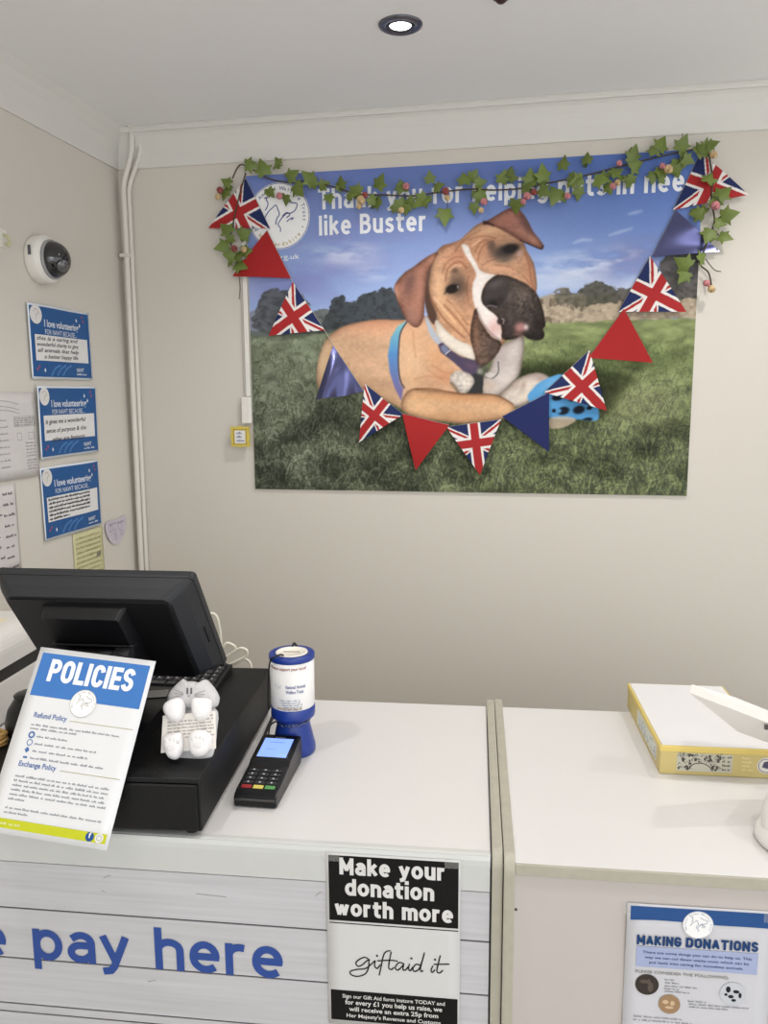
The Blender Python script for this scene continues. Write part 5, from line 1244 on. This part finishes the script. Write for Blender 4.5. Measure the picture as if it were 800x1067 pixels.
for (x, y, r_, c1, spots, c2) in ((222, 578, 60, '3A332F', [(205, 560, 22, 12), (240, 590, 14, 30), (230, 560, 10, 16)], '5C5048'), (655, 593, 65, 'C4C6CC', [(630, 570, 12, 18), (670, 580, 16, 10), (645, 610, 14, 10), (690, 600, 8, 16), (660, 630, 12, 8), (620, 600, 8, 8)], '24252C'), (340, 682, 55, '9C7E60', [(320, 670, 16, 12), (355, 675, 12, 14), (340, 700, 22, 8)], 'CDB090')):
    d = Print(cv).disc(X(x), Z(y), r_ * K, lift=.0012).build('round_picture', ink(c1), ds)
    e = Print(cv)
    for a, b, rx, rz in spots: e.disc(X(a), Z(b), rx * K, rz * K, .0015, 14)
    e.build('picture_detail', ink(c2), d)
for x, z in ((.006, .290), (.206, .290)): tape(ds, x, z, .022, .018, base=.002)
# ---- yellow box
yb = thing('yellow_box', 'flat yellow picture box with white top on the side counter', 'box', ctr(.3135, .300, .8978), ROT)
BW, BD, BH = .203, .317, .0555
m_yel = mat('yellow_print', (204, 186, 122), .5, var=.06, scale=20)
MB().box(0, BW, 0, BD, 0, BH, .0015).build('carton', m_yel, yb)
MB().box(.0035, BW - .0035, .0035, BD - .0035, BH - .001, BH + .0008, .0006).build('top_panel', mat('box_top_white', (224, 222, 222), .4, var=.008), yb)
MB().box(-.0012, BW + .0012, -.0012, BD + .0012, BH - .011, BH - .0005, .001).build('lid_rim', mat('pale_yellow_rim', (224, 200, 112), .5), yb)
Print().rect(.030, .128, .008, .0425, .0004).build('picture', ink('C9C6B6'), yb)
r = random.Random(4); p = Print()
for k in range(120):
    x = r.uniform(.030, .106); z = r.uniform(.010, .040); w = r.uniform(.001, .005)
    if (x - .070) ** 2 + (z - .006) ** 2 < .017 ** 2: continue
    if r.random() < .5: p.rect(x, min(x + w, .108), z, min(z + w * r.uniform(.5, 1.6), .042), .0007)
    else: p.stroke([(x, z), (x + w * .7, z + w), (x + w * 1.4, z + w * .4)], .0007, .0007)
p.stroke([(.050, .010), (.058, .021), (.072, .0245), (.086, .020), (.094, .010)], .0018, .0008)
for k in range(4): p.words(.110 + k * .0001, .036 - k * .008, .016, .0042, 200 + k, .0007)
p.build('picture_lines', ink('5A564E'), yb)
Print().disc(.187, .025, .0155, lift=.0004).build('round_logo', ink('E6E3DC'), yb)
p = Print(); p.ring(.187, .025, .0135, .0012, .0007); p.poly([(.180, .022), (.183, .032), (.190, .034), (.194, .026), (.190, .019)], .0007); p.build('logo_mark', ink('56526A'), yb)
p = Print()
for k in range(4): p.words(.145, .036 - k * .0075, .020, .0045, 210 + k)
p.build('pale_lettering', ink('EBDDA8'), yb)
sd = MB(); sd.box(-.0004, .0002, .03, .205, .010, .042); sd.build('side_picture', ink('D4D6CE'), yb)
r = random.Random(9); sd = MB()
for k in range(46):
    y = r.uniform(.033, .195); z = r.uniform(.012, .036); sd.box(-.0007, -.0003, y, y + r.uniform(.002, .009), z, z + r.uniform(.001, .005))
sd.build('side_marks', mat('print_A4B0B4', 'A4B0B4', .5, var=.3, scale=60), yb)
# ---- white display stand leaning in from the right
st = thing('display_stand', 'white plastic stand with tilted wedge head and rounded foot, right frame edge', 'stand', ctr(.480, .085, .8978), ROT)
def sv(u, v, z): return (u - .480, v - .085, z - .8978)
m_st = mat('satin_white_plastic', (228, 225, 220), .35, var=.01)
MB().lathe([(0, 0), (.058, 0), (.066, .004), (.068, .012), (.064, .022), (.052, .032), (.03, .036), (0, .036)], 48).build('foot', m_st, st)
nb = MB(); nb.tube(catmull([(-.030, 0, .025), (-.030, .003, .055), (-.012, .012, .085), (.035, .04, .115), (.075, .09, .118), (.095, .14, .100)], 8), [.030 - .010 * k / 40 for k in range(41)], 20)
nb.build('neck', m_st, st)
top = [(.333, .200, 1.095), (.461, .200, 1.047), (.60, .200, .995), (.60, .26, 1.002), (.482, .26, 1.045), (.428, .26, 1.066), (.352, .26, 1.088)]
bot = [(.339, .214, 1.087), (.430, .250, 1.008), (.60, .252, .947), (.60, .2575, .947), (.482, .2575, 1.006), (.430, .2575, 1.010), (.356, .2575, 1.082)]
vs = [sv(*q) for q in top] + [sv(*q) for q in bot]
MB().add(vs, [tuple(range(7)), tuple(range(7, 14))[::-1]] + [(i, (i + 1) % 7, (i + 1) % 7 + 7, i + 7) for i in range(7)]).build('head', m_st, st)
MB().box(.456 - .480, .466 - .480, .1965 - .085, .201 - .085, 1.036 - .8978, 1.044 - .8978).build('port', mat('port_dark', (70, 66, 64), .5), st)
